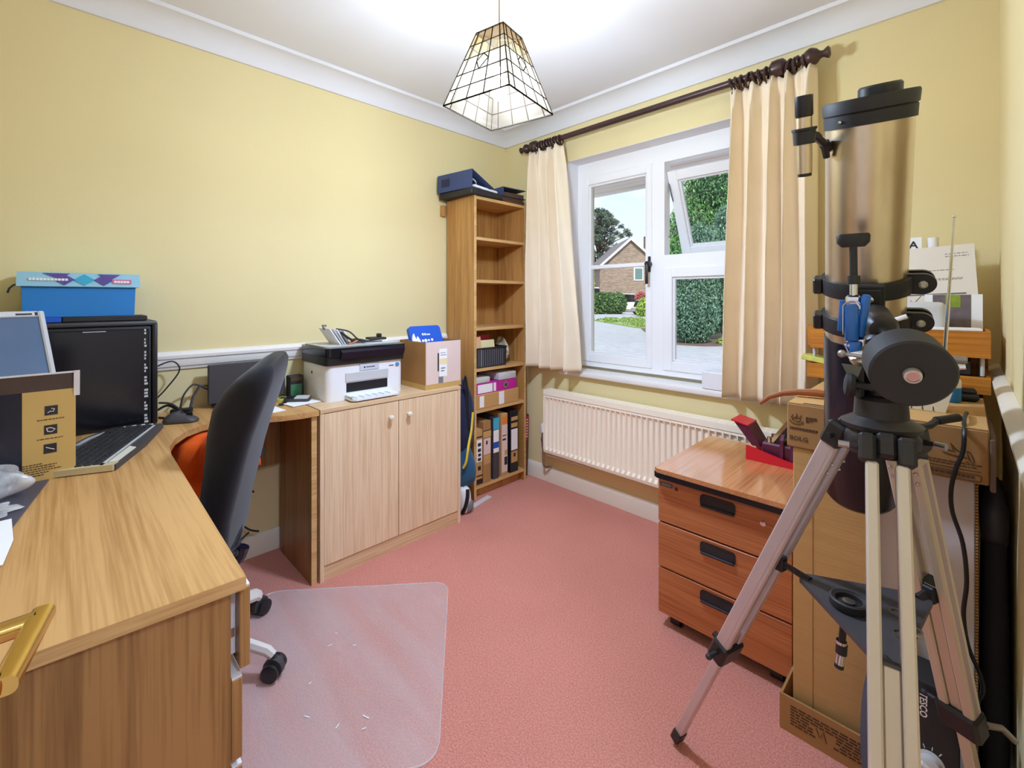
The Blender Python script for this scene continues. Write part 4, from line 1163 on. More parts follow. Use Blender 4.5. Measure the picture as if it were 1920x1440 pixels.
for i in range(5): b.box(fx - .001, fx + .0016, .133 + .0085 * i, .140 + .0085 * i, zc - .008, zc - .001)
part('lid_lettering', b, M['paper'], sbx, kind='stuff')
part('ribbon', MB().tube([(-2.17, -.105, z3 + .108), (-2.17, -.112, z3 + .105), (-2.165, -.12, z3 + .095), (-2.165, -.124, z3 + .08)], .003, 5), M['ink'], sbx)

# monitor
mo = thing('monitor', 'silver-framed monitor tilted back at the left edge, behind the card box', 'monitor', (-1.915, -.14, z), 0)
_n = Vector((-.788, -.616, 0)); _c, _s = math.cos(R(13)), math.sin(R(13))
mm = frame((-1.965, -.012, .985), (.616, -.788, 0), tuple(_n * _c - Vector((0, 0, _s))), tuple(Vector((0, 0, _c)) + _n * _s))
# local x runs along the screen to the near (left) end, y away from the viewer, z up
def mbx(*a, **k): return MB(mm).box(*a, **k)
SW = .34
b = MB(mm)
for a in ((-.0, .016, -.10, .19), (SW - .016, SW, -.10, .19), (.016, SW - .016, .172, .19), (.016, SW - .016, -.10, -.075)):
    b.box(a[0], a[1], 0, .02, a[2], a[3], .003)
part('bezel', b, M['lgrey'], mo)
part('screen', mbx(.016, SW - .016, .006, .02, -.075, .172), plain('screen_blue_reflection', c(84, 106, 134), .12, 0, .1, 4), mo)  # bluish reflection on the dark screen put into its base colour
part('back_cover', mbx(.02, SW - .02, .02, .05, -.08, .17, bev=.01), M['grey'], mo)
part('badge_print', mbx(.035, .075, -.001, .0005, .178, .183).box(.02, .027, -.001, .0005, .176, .186), M['ink'], mo)
cen = mm @ Vector((SW / 2, .04, -.02))
part('stand_neck', MB().tube([cen, (cen.x - .02, cen.y - .02, .86), (cen.x - .02, cen.y - .02, z + .012)], .018, 10), M['grey'], mo)
part('stand_base', MB().cyl((cen.x - .02, cen.y - .02, z), (cen.x - .02, cen.y - .02, z + .014), .085, .075, 28), M['grey'], mo)

# product box in front of the monitor
pb = thing('product_box', 'open brown card box with three small dark pictures at the left of the desk', 'box', (-1.73, -.12, z))
pm = T(-1.69, .026, z) @ RZ(2.5)
px0, pw_, phh = -.062, .27, .262
part('front_panel', MB(pm).box(-.003, 0, -pw_, 0, 0, phh - .03), plain('golden_brown_card', c(198, 162, 92), .6, 0, .03, 6), pb)
part('back_panel', MB(pm).box(px0, px0 + .003, -pw_, 0, 0, phh), M['kraft_d'], pb)
part('side_panel', MB(pm).box(px0 + .003, -.003, -.003, 0, 0, phh - .02), M['creampaper'], pb)
part('side_panel', MB(pm).box(px0 + .003, -.003, -pw_, -pw_ + .003, 0, phh - .02), M['kraft_d'], pb)
part('base', MB(pm).box(px0 + .003, -.003, -pw_ + .003, -.003, 0, .003), M['kraft_d'], pb)
part('top_flap', MB(pm @ T(0, 0, phh - .03) @ RY(4)).box(-.003, .0, -pw_, .003, .0, .042), plain('dark_brown_card', c(72, 54, 46), .6, 0, .08, 20), pb)
part('flap_edge', MB(pm @ T(0, 0, phh - .03) @ RY(4)).box(-.004, .001, -pw_, .003, .042, .046).box(-.006, .002, -.004, .008, -.02, .046), M['whitecard'], pb)
part('navy_panel', MB(pm).box(0, .0006, -pw_, -.098, 0, phh - .03), M['navy'], pb)
for i, zz in enumerate((.168, .118, .069)):
    q = part('picture', MB(pm).box(0, .0008, -.058 - .001 * i, -.034 - .001 * i, zz, zz + .024), M['ink'], pb)
    yc = -.046 - .001 * i
    pts = [[(.001, yc - .007, zz + .006), (.001, yc - .002, zz + .010), (.001, yc + .003, zz + .008), (.001, yc + .006, zz + .015), (.001, yc, zz + .017)],
           [(.001, yc - .008, zz + .016), (.001, yc - .006, zz + .008), (.001, yc + .002, zz + .006), (.001, yc + .008, zz + .012), (.001, yc, zz + .017), (.001, yc - .008, zz + .016)],
           [(.001, yc - .008, zz + .016), (.001, yc + .008, zz + .008)]][i]
    part('picture_line', MB(pm).tube(pts, .0011, 5), M['pinkcard'], q)
b = MB(pm)
for zz, y0, y1 in ((.156, -.072, -.022), (.106, -.072, -.024)):
    y = y0
    while y < y1:
        l_ = random.uniform(.003, .008); b.box(0, .0007, y, min(y1, y + l_), zz, zz + .0022); y += l_ + .0018
for k in range(6):
    y = -.098; y1 = -.098 + (.035, .062, .058, .070, .048, .038)[k]
    while y < y1:
        l_ = random.uniform(.003, .007); b.box(0, .0007, y, min(y1, y + l_), .044 - .0058 * k, .0462 - .0058 * k); y += l_ + .0016
part('printed_lines', b, M['brownink'], pb, kind='stuff')

# keyboard
km = thing('keyboard', 'black and silver multimedia keyboard at an angle on the desk', 'keyboard', (-1.893, .100, z), 158.3)
# local x: long axis towards the far end, local y: away from the user
out = [(-.225, -.075), (-.20, -.10), (-.05, -.104), (.12, -.095), (.20, -.075), (.235, -.03), (.24, .03), (.225, .085), (.0, .10), (-.225, .095)]
km2 = T(-1.893, .100, z) @ RZ(158.3) @ Matrix.Diagonal((1, -1, 1, 1))
def kp(poly, z0, z1): return MB(km2).prism(poly, z0, z1)
part('tray', kp(out, .0, .016), M['dgrey'], km)
part('palm_rest', kp([(-.228, -.078), (-.20, -.107), (-.05, -.11), (-.03, -.10), (-.06, -.082), (-.222, -.066)], .004, .017), plain('silver_beige_plastic', c(178, 168, 142), .4), km)
part('end_rest', kp([(-.234, -.080), (-.206, -.105), (-.192, -.104), (-.205, -.07), (-.206, .094), (-.232, .09)], .002, .0185), plain('beige_plastic', c(196, 182, 142), .45), km)
part('trim_strip', kp([(.02, -.088), (.1, -.084), (.16, -.064), (.155, -.058), (.09, -.072), (.02, -.076)], .016, .0185), plain('silver_grey_plastic', c(176, 178, 176), .35), km)
part('trim_strip', kp([(-.225, .058), (.20, .062), (.20, .068), (-.225, .066)], .016, .0185), M['lgrey'], km)
part('media_strip', kp([(-.2, .07), (-.05, .072), (-.07, .093), (-.2, .09)], .016, .018), M['ivory'], km)
b = MB(km2)
for r_ in range(6):
    y = -.056 + .0195 * r_
    x = -.218
    while x < .13:
        w_ = .0165
        if r_ == 0 and -.16 < x < -.05: w_ = .105
        b.box(x, x + w_, y, y + .0165, .016, .0225, .0018); x += w_ + .0025
    x = .145
    while x < .20:
        b.box(x, x + .0165, y, y + .0165, .016, .0225, .0018); x += .019
part('keys', b, M['softblack'], km, kind='stuff')
b = MB(km2)
for x, y in ((.212, .045), (.216, .02), (.214, -.005), (.205, -.03)): b.box(x, x + .012, y, y + .012, .016, .0195, .002)
part('media_buttons', b, M['lgrey'], km)
# mouse
ms = thing('mouse', 'dark rounded computer mouse beside the keyboard', 'mouse', (-2.115, .318, z))
b = MB(T(-2.118, .322, z) @ RZ(64))
rings = []
for i in range(9):
    t_ = i / 8; r = math.cos(t_ * pi / 2) ** .55 if t_ < 1 else .02
    rings.append([(p[0] * r, p[1] * r, .003 + .034 * t_ - .008 * t_ * (p[0] / .058)) for p in rrect(.118, .06, .029, 6)])
b.loft([[(p[0], p[1], 0) for p in rrect(.112, .055, .027, 6)]] + rings)
part('shell', b, M['dgrey'], ms, angle=60)
part('scroll_wheel', MB(T(-2.118, .322, z) @ RZ(64)).cyl((.028, -.003, .026), (.028, .003, .026), .0105, n=14), M['gloss_black'], ms)
# dark panel against the wall
dp = thing('flat_panel', 'dark grey flat panel standing against the wall behind the chair', 'panel', (-2.3, .6, z))
part('face', MB().box(-2.305, -2.285, .443, .752, .752, .922, .003), M['dgrey'], dp)
part('foot', MB().box(-2.32, -2.25, .46, .60, z, z + .016, .003), M['black'], dp)
# cables
single('cable', 'tangled black cables at the foot of the tower beside the mouse', 'cable', MB().tube([(-2.30, .262, .93), (-2.30, .32, .95), (-2.30, .345, .91), (-2.30, .30, .84), (-2.30, .265, .80)], .003, 6).tube([(-2.25, .27, z + .06), (-2.24, .31, z + .05), (-2.22, .345, z + .01), (-2.2, .33, z + .004), (-2.21, .29, z + .004), (-2.24, .27, z + .004)], .004, 6).tube([(-2.26, .268, z + .03), (-2.25, .30, z + .045), (-2.23, .33, z + .02), (-2.21, .315, z + .004), (-2.2, .28, z + .004)], .0045, 6), M['softblack'])
single('cable', 'grey video cable looping up from the desk to the dark panel', 'cable', MB().tube([(-2.28, .345, z + .02), (-2.28, .355, z + .07), (-2.29, .385, z + .108), (-2.30, .41, z + .105), (-2.31, .43, z + .09), (-2.31, .455, z + .075)], .0042, 6).tube([(-2.30, .415, z + .10), (-2.29, .39, z + .06), (-2.27, .375, z + .01)], .006, 6).tube([(-2.31, .42, z + .10), (-2.31, .45, z + .095), (-2.315, .475, z + .1)], .004, 6), M['dgrey'])
single('power_adapter', 'small black power adapter lying among the cables', 'adapter', MB(T(-2.27, .35, z) @ RZ(70)).box(-.04, .035, -.013, .013, 0, .022, .004), M['black'])
# by the cupboard end
single('paper_pad', 'small white paper pad under the calculator at the cupboard end', 'paper', MB(T(-2.12, .80, z + .0018) @ RZ(10)).box(-.05, .045, -.10, -.028, 0, .003).box(-.03, .05, -.028, .03, 0.0005, .003), M['paper'])
ca_ = thing('calculator', 'grey and black calculator lying on the paper pad', 'calculator', (-2.16, .765, z + .006), 52)
b = MB(RX(6)); b.loft([[(p[0], p[1], q) for p in rrect(.11, .058, .014, 4)] for q in (0, .014)])
part('case', b, M['dgrey'], ca_, local=True)
b = MB(RX(6)); b.loft([[(p[0] + .02, p[1], q) for p in rrect(.06, .05, .008, 4)] for q in (.014, .0165)])
part('screen', b, M['lgrey'], ca_, local=True)
b = MB(RX(6))
for i in range(3):
    for j in range(4): b.box(-.048 + .013 * i, -.038 + .013 * i, -.022 + .0115 * j, -.013 + .0115 * j, .014, .017)
part('keys', b, M['black'], ca_, local=True)
sp_ = thing('small_gadget', 'little dark green and red boxed gadget between the chair and the printer', 'gadget', (-2.28, .795, z))
part('box', MB().box(-2.30, -2.25, .76, .825, z + .0018, z + .105, .004), M['softblack'], sp_)
part('green_front', MB().box(-2.25, -2.248, .765, .815, z + .012, z + .065), M['greencircuit'], sp_)
part('red_top', MB().box(-2.25, -2.248, .765, .815, z + .08, z + .098), M['brownink'], sp_)
tr = thing('tape_reel', 'yellow ring of tape lying at the cupboard end of the desk', 'tape', (-2.235, .715, z))
part('ring', MB().lathe([(.016, 0), (.03, 0), (.03, .014), (.016, .014), (.016, 0)], (-2.225, .72, z), n=24, caps=False), M['limecard'], tr)
part('core', MB().lathe([(.010, 0), (.0155, 0), (.0155, .0145), (.010, .0145), (.010, 0)], (-2.225, .72, z), n=24, caps=False), M['black'], tr)
for x, y, lb_ in ((-2.15, .705, 'tiny black fastener on the desk, farther of the pair by the cupboard'), (-2.135, .685, 'tiny black fastener on the desk, nearer of the pair by the cupboard')):
    single('bolt', lb_, 'fastener', MB().lathe([(.004, 0), (.009, 0), (.009, .008), (.004, .008)], (x, y, z), n=10).cyl((x + .004, y - .012, z + .004), (x + .004, y + .006, z + .004), .003, n=8), M['black'], 'black fasteners on the desk')
single('paper', 'white sheet lying on the desk behind the chair back', 'paper', MB(T(-2.08, .62, z) @ RZ(5)).box(-.07, .06, -.06, .045, 0, .0015), M['paper'])
# left foreground papers
single('folder', 'dark grey plastic folder lying in front of the card box', 'folder', MB().prism([(-1.682, -.30), (-1.37, -.30), (-1.378, -.073), (-1.655, -.028), (-1.682, -.024)], z, z + .003), plain('dark_slate_plastic', c(70, 70, 84), .35, 0, .06, 10))
single('paper', 'white sheet at the left edge of the desk in front of the folder', 'paper', MB().prism([(-1.432, -.32), (-1.18, -.32), (-1.194, -.074), (-1.304, -.067), (-1.43, -.076)], z + .0032, z + .0048), M['paper'])
bag('plastic_bag', 'crumpled clear plastic bag at the left edge in front of the card box', (-1.595, -.125, z + .0035), (.065, .068, .036), M['clear'], 2)
bag('plastic_bag', 'flat clear sleeve lying on the dark folder at the left edge', (-1.492, -.112, z + .0035), (.05, .045, .004), M['clear'], 6)

# ---------------------------------------------------------------- office chair
chx, chy = -1.775, .265
ch_ = thing('office_chair', 'office chair under a black stretch cover pushed in to the corner desk', 'chair', (chx, chy, .004))
F = Vector((-math.cos(R(45)), -math.sin(R(45)), 0)); SD = Vector((-F.y, F.x, 0))
C0 = Vector((chx, chy, 0))
def chp(f, s, z): return C0 + F * f + SD * s + Vector((0, 0, z))
for i in range(5):
    a = R(36.5 + 72 * i + 72 * 1)
    a = math.atan2(.477 - chy, -1.559 - chx) + R(72) * i
    dx, dy = math.cos(a), math.sin(a)
    pth = [(chx + dx * r, chy + dy * r, zz) for r, zz in ((.03, .135), (.12, .128), (.22, .105), (.285, .085), (.302, .07))]
    lg = part('leg', MB().tube(pth, [.03, .028, .025, .023, .02], 8, flat=.7), plain('worn_white_leg', c(222, 218, 212), .4, 0, .03, 20) if i == 0 else M['ivory'], ch_)
    if i == 0: legm = lg.data.materials[0]
    else: lg.data.materials[0] = legm
    ex, ey = chx + dx * .305, chy + dy * .305
    sd = Vector((-dy, dx, 0))
    cs = MB()
    for s_ in (-1, 1):
        q = Vector((ex, ey, .0312)) + sd * (s_ * .014)
        cs.lathe([(.0, 0), (.022, .002), (.027, .008), (.027, .016), (.02, .02)], q, sd * s_, 18)
    part('wheel', cs, M['black'], lg)
    hd = MB(); hd.lathe([(.030, -.011), (.0315, -.009), (.0315, .009), (.030, .011)], Vector((ex, ey, .034)), sd, 18).cyl((ex, ey, .05), (ex, ey, .078), .008, n=8)
    part('wheel_hood', hd, M['dgrey'], lg)
part('gas_column', MB().cyl((chx, chy, .12), (chx, chy, .40), .028, n=16).cyl((chx, chy, .10), (chx, chy, .16), .045, .035, 18), M['black'], ch_)
b = MB()
rings = []
for q, k in ((.405, .92), (.42, 1), (.455, 1), (.475, .94), (.482, .8)):
    rings.append([chp(p[0] * k + .115, p[1] * k, q) for p in rrect(.44, .44, .09, 5)])
b.loft(rings); part('seat', b, M['blackcloth'], ch_, angle=70)
part('mechanism', MB().box(chx - .1, chx + .1, chy - .1, chy + .1, .375, .404, .01), M['black'], ch_)
# back: S-shaped slab under a stretch cover
BK = [  # z, offset back of the seat centre, thickness, width
 (.33, -.115, .04, .16), (.37, -.122, .065, .22), (.41, -.132, .08, .27), (.46, -.14, .095, .30), (.55, -.15, .10, .315), (.63, -.165, .112, .325), (.72, -.182, .122, .33), (.80, -.197, .138, .33),
 (.88, -.220, .150, .335), (.935, -.246, .136, .33), (.972, -.268, .112, .315), (.998, -.285, .082, .29), (1.015, -.297, .044, .24)]
b = MB(); rings = []
for z_, of, tk, wd in BK:
    rings.append([chp(of + p[0] - .30 * (p[1] - .015), p[1] - .015, z_ - .025 * p[1] / .33 * max(0, (z_ - .8) / .23)) for p in rrect(tk, wd, min(tk * .48, .055), 5)])
b.loft(rings)
part('back_cover', b, M['blackcloth'], ch_, angle=80)
b = MB()
for k in range(4):
    b.tube([chp(-.187 - .3 * (s_ - .015) + .006 * abs(j - 1), s_, .47 - .022 * k + .012 * math.sin(j * 1.7 + k)) for j, s_ in enumerate((-.11 + .02 * k, -.05 + .02 * k, .02, .08))], .007, 6)
part('cover_folds', b, M['blackcloth'], ch_)
part('back_bracket', MB().tube([chp(-.0, 0, .39), chp(-.10, 0, .375), chp(-.165, -.02, .36), chp(-.185, -.03, .40)], .022, 8), M['navy'], ch_)
for s_ in (-1, 1):
    part('armrest', MB().tube([chp(-.05, s_ * .20, .40), chp(-.05, s_ * .255, .42), chp(-.03, s_ * .262, .56), chp(-.02, s_ * .255, .62)], .014, 8).tube([chp(-.13, s_ * .25, .63), chp(0, s_ * .25, .635), chp(.12, s_ * .25, .63)], [.018, .022, .018], 8, flat=.7), M['black'], ch_)
# orange garment over the arm and seat
def gar(u, v):
    # hangs outside the far arm, over it and steeply down on to the seat
    f = -.08 + .36 * v
    fold = .010 * math.sin(v * 19 + u * 5) + .006 * math.sin(v * 33 - u * 7)
    P = [(-.325, .55), (-.318, .62), (-.30, .672), (-.265, .695), (-.225, .695), (-.195, .668), (-.178, .60), (-.165, .54), (-.11, .505), (.0, .50), (.08, .50)]
    k = u * (len(P) - 1); i = min(int(k), len(P) - 2); q = k - i
    s_ = P[i][0] * (1 - q) + P[i + 1][0] * q; z_ = P[i][1] * (1 - q) + P[i + 1][1] * q
    return tuple(chp(f, s_ + fold, z_ + fold * .4 + .006))
gm = MB().grid(gar, 44, 40)
gm2 = thing('hi_vis_jacket', 'orange hi-vis jacket draped over the chair arm under the desk edge', 'jacket', chp(0, .2, .5))
part('cloth', gm, M['orangecloth'], gm2, angle=180, solid=.006)
bb = MB()
bb.grid(lambda u, v: tuple(chp(-.07 + .11 * v, -.29 + .10 * u, .712 - .10 * (u - .4) ** 2 + .006 * math.sin(9 * v))), 8, 10)
part('collar', bb, M['navycloth'], gm2, angle=180, solid=.008)
# cables below the desk
single('cable', 'black cables hanging down the wall below the desk behind the chair', 'cable', MB().tube([(-2.325, .80 - .20, .62), (-2.33, .56, .56), (-2.335, .50, .50)], .005, 6).tube([(-2.335, .46, .50), (-2.335, .55, .40), (-2.33, .63, .31)], .004, 6).tube([(-2.335, .45, .46), (-2.335, .49, .34), (-2.33, .56, .21), (-2.3, .60, .16), (-2.29, .64, .14)], .004, 6).tube([(-2.29, .60, .15), (-2.28, .52, .10), (-2.25, .44, .03), (-2.2, .40, .004)], .004, 6).tube([(-2.335, .42, .42), (-2.335, .47, .28), (-2.33, .55, .20)], .004, 6), M['softblack'])

# ---------------------------------------------------------------- chair mat
pts = [(-1.555, 1.165), (-2.03, .595), (-1.47, -.02), (-.965, .69)]
def roundpoly(P, r, n=8):
    o = []
    k = len(P)
    for i in range(k):
        p = Vector(P[i]); a = (Vector(P[i - 1]) - p).normalized(); bq = (Vector(P[(i + 1) % k]) - p).normalized()
        s_ = p + a * r; e_ = p + bq * r
        for j in range(n + 1):
            t_ = j / n; o.append(tuple(s_ * (1 - t_) ** 2 + p * 2 * t_ * (1 - t_) + e_ * t_ ** 2))
    return o
def mat_film():
    m = film('clear_vinyl', (.80, .74, .74, 1), .22, .22, .2, .45, (2.2, 2.2, 1))
    n, l = m.node_tree.nodes, m.node_tree.links
    mp_ = [q for q in n if q.type == 'MAPPING'][0]
    mp_.inputs['Rotation'].default_value = (0, 0, R(40)); mp_.inputs['Scale'].default_value = (1.2, 9, 1)
    return m
cm = thing('chair_mat', 'clear plastic chair mat on the red carpet', 'mat', (-1.5, .6, .0005))
part('sheet', MB().prism(roundpoly(pts, .07), .0008, .0030), mat_film(), cm)
b = MB().tube([(x, y, .0026) for x, y in roundpoly(pts, .07)], .0022, 6, True)
part('rim', b, film('clear_vinyl_edge', (.9, .88, .9, 1), .35, .2, .2, .2), cm)
b = MB()
for x, y, a, l_ in ((-1.22, .62, 20, .022), (-1.19, .60, 70, .012), (-1.34, .50, 30, .018), (-1.56, .66, 80, .014), (-1.60, .70, 10, .012), (-1.5, .72, 60, .01), (-1.25, .55, 120, .015), (-1.45, .55, 100, .01)):
    mq = T(x, y, .0031) @ RZ(a); q = MB(mq); b.M = mq; b.box(-l_ / 2, l_ / 2, -.0015, .0015, 0, .0006); q.bm.free()
part('scuff_flakes', b, M['paper'], cm, kind='stuff')

# ---------------------------------------------------------------- drawer pedestal
pd = thing('drawer_pedestal', 'cherry three-drawer pedestal on castors under the window', 'drawers', (-.58, 1.8, 0))
qx0, qx1, qy0, qy1 = -.805, -.372, 1.565, 2.07
part('top', MB().prism([(-.795, 1.535), (-.372, 1.535), (-.372, 2.075), (-.80, 2.075), (-.815, 2.05), (-.808, 1.545)][::-1], .572, .590), M['cherry_top'], pd)
part('top_edge', MB().prism([(-.7955, 1.5335), (-.372, 1.5335), (-.372, 2.0765), (-.80, 2.0765), (-.8165, 2.052), (-.8095, 1.5435)][::-1], .556, .5745), M['gloss_black'], pd)
part('carcass', MB().box(qx0, qx1, qy0 + .018, qy1, .048, .548), M['black'], pd)
part('side_panel', MB().box(qx0 - .001, qx0 + .002, qy0 + .02, qy1, .05, .545), M['cherry'], pd)
part('recess', MB().box(qx0 + .004, qx1, qy0 + .006, qy1 - .02, .5485, .556), M['gloss_black'], pd)
dz = [(.389, .545), (.222, .383), (.052, .216)]
for i, (z0, z1) in enumerate(dz):
    dr = part('drawer', MB().box(qx0, qx1, qy0, qy0 + .016, z0, z1, .0015), M['cherry'], pd)
    hx, hz_ = -.592, z1 - .032
    b = MB(); b.loft([[(hx + p[0], y, hz_ + p[1]) for p in rrect(.115, .042, .012, 4)] for y in (qy0 - .004, qy0 + .001)])
    hd = part('handle', b, M['black'], dr)
    b = MB(); b.loft([[(hx + p[0], y, hz_ - .002 + p[1]) for p in rrect(.098, .026, .008, 4)] for y in (qy0 - .0045, qy0 - .0035)])
    part('handle_recess', b, M['ink'], dr)
    part('handle_lip', MB().box(hx - .055, hx + .055, qy0 - .010, qy0 - .0035, hz_ - .021, hz_ - .013, .002), M['softblack'], dr)
    if i == 0:
        part('lock', MB().lathe([(.009, 0), (.0085, .004), (.004, .0045)], (-.452, qy0, .50), (0, -1, 0), 16), M['chrome'], dr)
        b = MB().box(-.797, -.75, qy0 - .001, qy0, .520, .534).box(-.742, -.73, qy0 - .001, qy0, .516, .528)
        part('label_sticker', b, M['dgrey'], dr)
        b = MB().box(-.792, -.755, qy0 - .0014, qy0 - .0008, .523, .531)
        part('sticker_text', b, M['grey'], dr)
for x in (qx0 + .05, qx1 - .05):
    for y in (qy0 + .05, qy1 - .06):
        part('castor', MB().cyl((x - .018, y, .022), (x + .018, y, .022), .022, n=16).box(x - .012, x + .012, y - .012, y + .012, .03, .05), M['black'], pd)

# red hole punch on it
z = .5905
hp = thing('hole_punch', 'red heavy duty hole punch with a chrome lever on the drawer pedestal', 'hole punch', (-.52, 1.9, z))
b = MB(); b.loft([[(x, 1.868 + y, zz) for x, zz in ((-.60, z), (-.415, z), (-.415, z + .018), (-.46, z + .022), (-.60, z + .052))] for y in (0, .012)])
part('base_rail', b, M['red'], hp)
b = MB(); b.loft([[(x, 1.99 + y, zz) for x, zz in ((-.60, z), (-.415, z), (-.415, z + .018), (-.46, z + .022), (-.60, z + .04))] for y in (0, .012)])
part('base_rail', b, M['red'], hp)
part('base_plate', MB().box(-.59, -.415, 1.88, 1.99, z + .0, z + .012), M['red'], hp)
b = MB(); b.loft([[(x, y, zz) for x, zz in ((-.585, z + .05), (-.555, z + .05), (-.60, z + .125), (-.655, z + .135))] for y in (1.89, 1.985)])
part('paper_guide', b, M['maroon'], hp)
b = MB(); b.loft([[(x, y, zz) for x, zz in ((-.60, z + .126), (-.598, z + .122), (-.66, z + .133), (-.66, z + .139))] for y in (1.885, 1.99)])
part('guide_edge', b, M['red'], hp)
b = MB(); b.box(-.555, -.43, 1.895, 1.98, z + .012, z + .07, .006)
for x in (-.49, -.455): b.loft([[(x + k, y, zz) for y, zz in ((1.885, z + .012), (1.99, z + .012), (1.985, z + .09), (1.96, z + .115), (1.92, z + .115), (1.89, z + .09))] for k in (0, .012)])
part('punch_body', b, M['maroon'], hp)
for y in (1.91, 1.965): part('punch_pin', MB().cyl((-.53, y, z + .07), (-.53, y, z + .09), .008, n=12), M['chrome'], hp)
b = MB(); pth = [(-.50, 1.935, z + .085), (-.40, 1.935, z + .27)]
b.loft([[(-.53, 1.91, z + .075), (-.53, 1.965, z + .075), (-.518, 1.965, z + .069), (-.518, 1.91, z + .069)], [(-.405, 1.91, z + .262), (-.405, 1.965, z + .262), (-.393, 1.965, z + .256), (-.393, 1.91, z + .256)]])
part('lever', b, M['chrome'], hp)
b = MB(); b.loft([[(-.517, 1.912, z + .07), (-.517, 1.963, z + .07), (-.50, 1.963, z + .06), (-.50, 1.912, z + .06)], [(-.392, 1.912, z + .257), (-.392, 1.963, z + .257), (-.375, 1.963, z + .247), (-.375, 1.912, z + .247)]])
part('lever_grip', b, M['black'], hp)

# ---------------------------------------------------------------- boxes at the right
kx = thing('tall_carton', 'tall upright kraft carton standing in a card tray behind the telescope', 'box', (-.26, 1.7, .012))
part('body', MB().box(-.346, -.166, 1.465, 2.1, .013, .788, .002), M['kraft'], kx)
b = MB().box(-.2995, -.2985, 1.4638, 1.465, .015, .787)
part('crease', b, M['kraft_d'], kx)
ty = thing('card_tray', 'shallow brown card tray around the foot of the tall kraft carton', 'box', (-.26, 1.7, 0))
part('front_wall', MB().box(-.372, -.1635, 1.434, 1.440, 0, .098), M['kraft_d'], ty)
part('side_wall', MB().box(-.372, -.366, 1.440, 2.1, 0, .096), M['kraft_d'], ty)
part('base', MB().box(-.366, -.1665, 1.440, 2.1, 0, .010), M['kraft_d'], ty)
b = MB()
for k in range(7):
    x = -.345
    while x < -.185:
        l_ = random.uniform(.008, .02); b.box(x, min(x + l_, -.165), 1.4332, 1.434, .075 - .008 * k, .079 - .008 * k) if not (k > 2 and -.30 < x < -.25) else None; x += l_ + .003
b.tube([(-.285, 1.4334, .055), (-.277, 1.4334, .035), (-.268, 1.4334, .055), (-.262, 1.4334, .03)], .0012, 4)
part('printed_lines', b, M['brownink'], ty, kind='stuff')
wx = thing('tall_carton', 'tall white-faced carton with a corrugated brown edge next to the right wall', 'box', (-.07, 1.8, 0))
part('body', MB().box(-.162, .014, 1.502, 2.12, 0, .788, .002), M['whitecard'], wx)
b = MB().box(.0145, .0185, 1.500, 2.12, 0, .787)
part('brown_edge', b, M['brownink'], wx)
b = MB()
for i in range(110): b.box(.0143, .0188, 1.4985, 1.4999, .004 + .0071 * i, .0075 + .0071 * i)
part('corrugation', b, M['kraft'], wx)
lg_ = thing('long_carton', 'long flat printed kraft carton lying across the two tall cartons', 'box', (-.16, 1.8, .79))
z = .7895
part('body', MB().box(-.360, .036, 1.46, 2.2, z, z + .122, .003), M['kraft_d'], lg_)
part('lid_flap', MB().box(-.358, .034, 1.462, 2.19, z + .1225, z + .1245), M['kraft'], lg_)
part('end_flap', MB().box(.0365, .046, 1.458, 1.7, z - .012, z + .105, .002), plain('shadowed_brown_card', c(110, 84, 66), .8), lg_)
part('hand_slot', MB().box(-.322, -.215, 1.466, 1.476, z + .1245, z + .1253), M['ink'], lg_)
yf = 1.4594
b = MB()
# bowl-with-steam emblem, print lines and bold lettering at the left end
b.tube([(-.352 + .015 + .016 * math.cos(a), yf, z + .076 + .010 * math.sin(a)) for a in [R(180 + 18 * i) for i in range(11)]], .0012, 4)
b.tube([(-.337 + .010 * math.cos(a), yf, z + .079 + .006 * math.sin(a)) for a in [R(36 * i) for i in range(10)]], .0011, 4, True)
for k in (-.010, 0, .010): b.tube([(-.337 + k, yf, z + .078), (-.339 + k, yf, z + .085), (-.335 + k, yf, z + .090), (-.337 + k, yf, z + .096 - abs(k) * .4)], .0011, 4)
x = -.352
while x < -.29:
    l_ = random.uniform(.003, .007); b.box(x, x + l_, yf - .0004, 1.46, z + .050, z + .057); x += l_ + .0016
for k in range(3): b.box(-.314 + .009 * k, -.307 + .009 * k, yf - .0004, 1.46, z + .074 + .004 * k, z + .09)
b.text('BOLG', .017, frame((-.331, yf, z + .026), (1, 0, 0), (0, 0, 1), (0, -1, 0)), .0006)
# line drawing, text rows and framed line at the right end
b.tube([(-.035, yf, z + .068), (-.022, yf, z + .066), (-.026, yf, z + .083), (-.018, yf, z + .07), (-.010, yf, z + .066)], .0012, 4)
b.tube([(-.04, yf, z + .060), (-.02, yf, z + .056), (.001, yf, z + .056)], .0012, 4)
b.tube([(-.002, yf, z + .068), (.002, yf, z + .071), (.006, yf, z + .068), (.012, yf, z + .048), (.009, yf, z + .044), (.005, yf, z + .05), (.001, yf, z + .064)], .0010, 4)
b.tube([(.003, yf, z + .047), (-.002, yf, z + .045)], .001, 4)
for k, (xa, xb) in enumerate(((-.10, -.084), (-.098, -.07))): b.box(xa, xb, yf - .0003, 1.46, z + .078 - .02 * k, z + .081 - .02 * k)
for k in range(2):
    x = -.098
    while x < .018 - .004 * k:
        l_ = random.uniform(.003, .009); b.box(x, x + l_, yf - .0003, 1.46, z + .040 - .006 * k, z + .0425 - .006 * k); x += l_ + .002
b.box(-.10, .023, yf - .0003, 1.46, z + .0270, z + .0285)
b.tube([(-.12, yf, z + .022), (.020, yf, z + .021), (.0235, yf, z + .018), (.0235, yf, z + .0085), (.020, yf, z + .006), (-.12, yf, z + .008)], .0009, 4)
x = -.09
while x < .012:
    l_ = random.uniform(.004, .010); b.box(x, x + l_, yf - .0004, 1.46, z + .011, z + .017); x += l_ + .0014
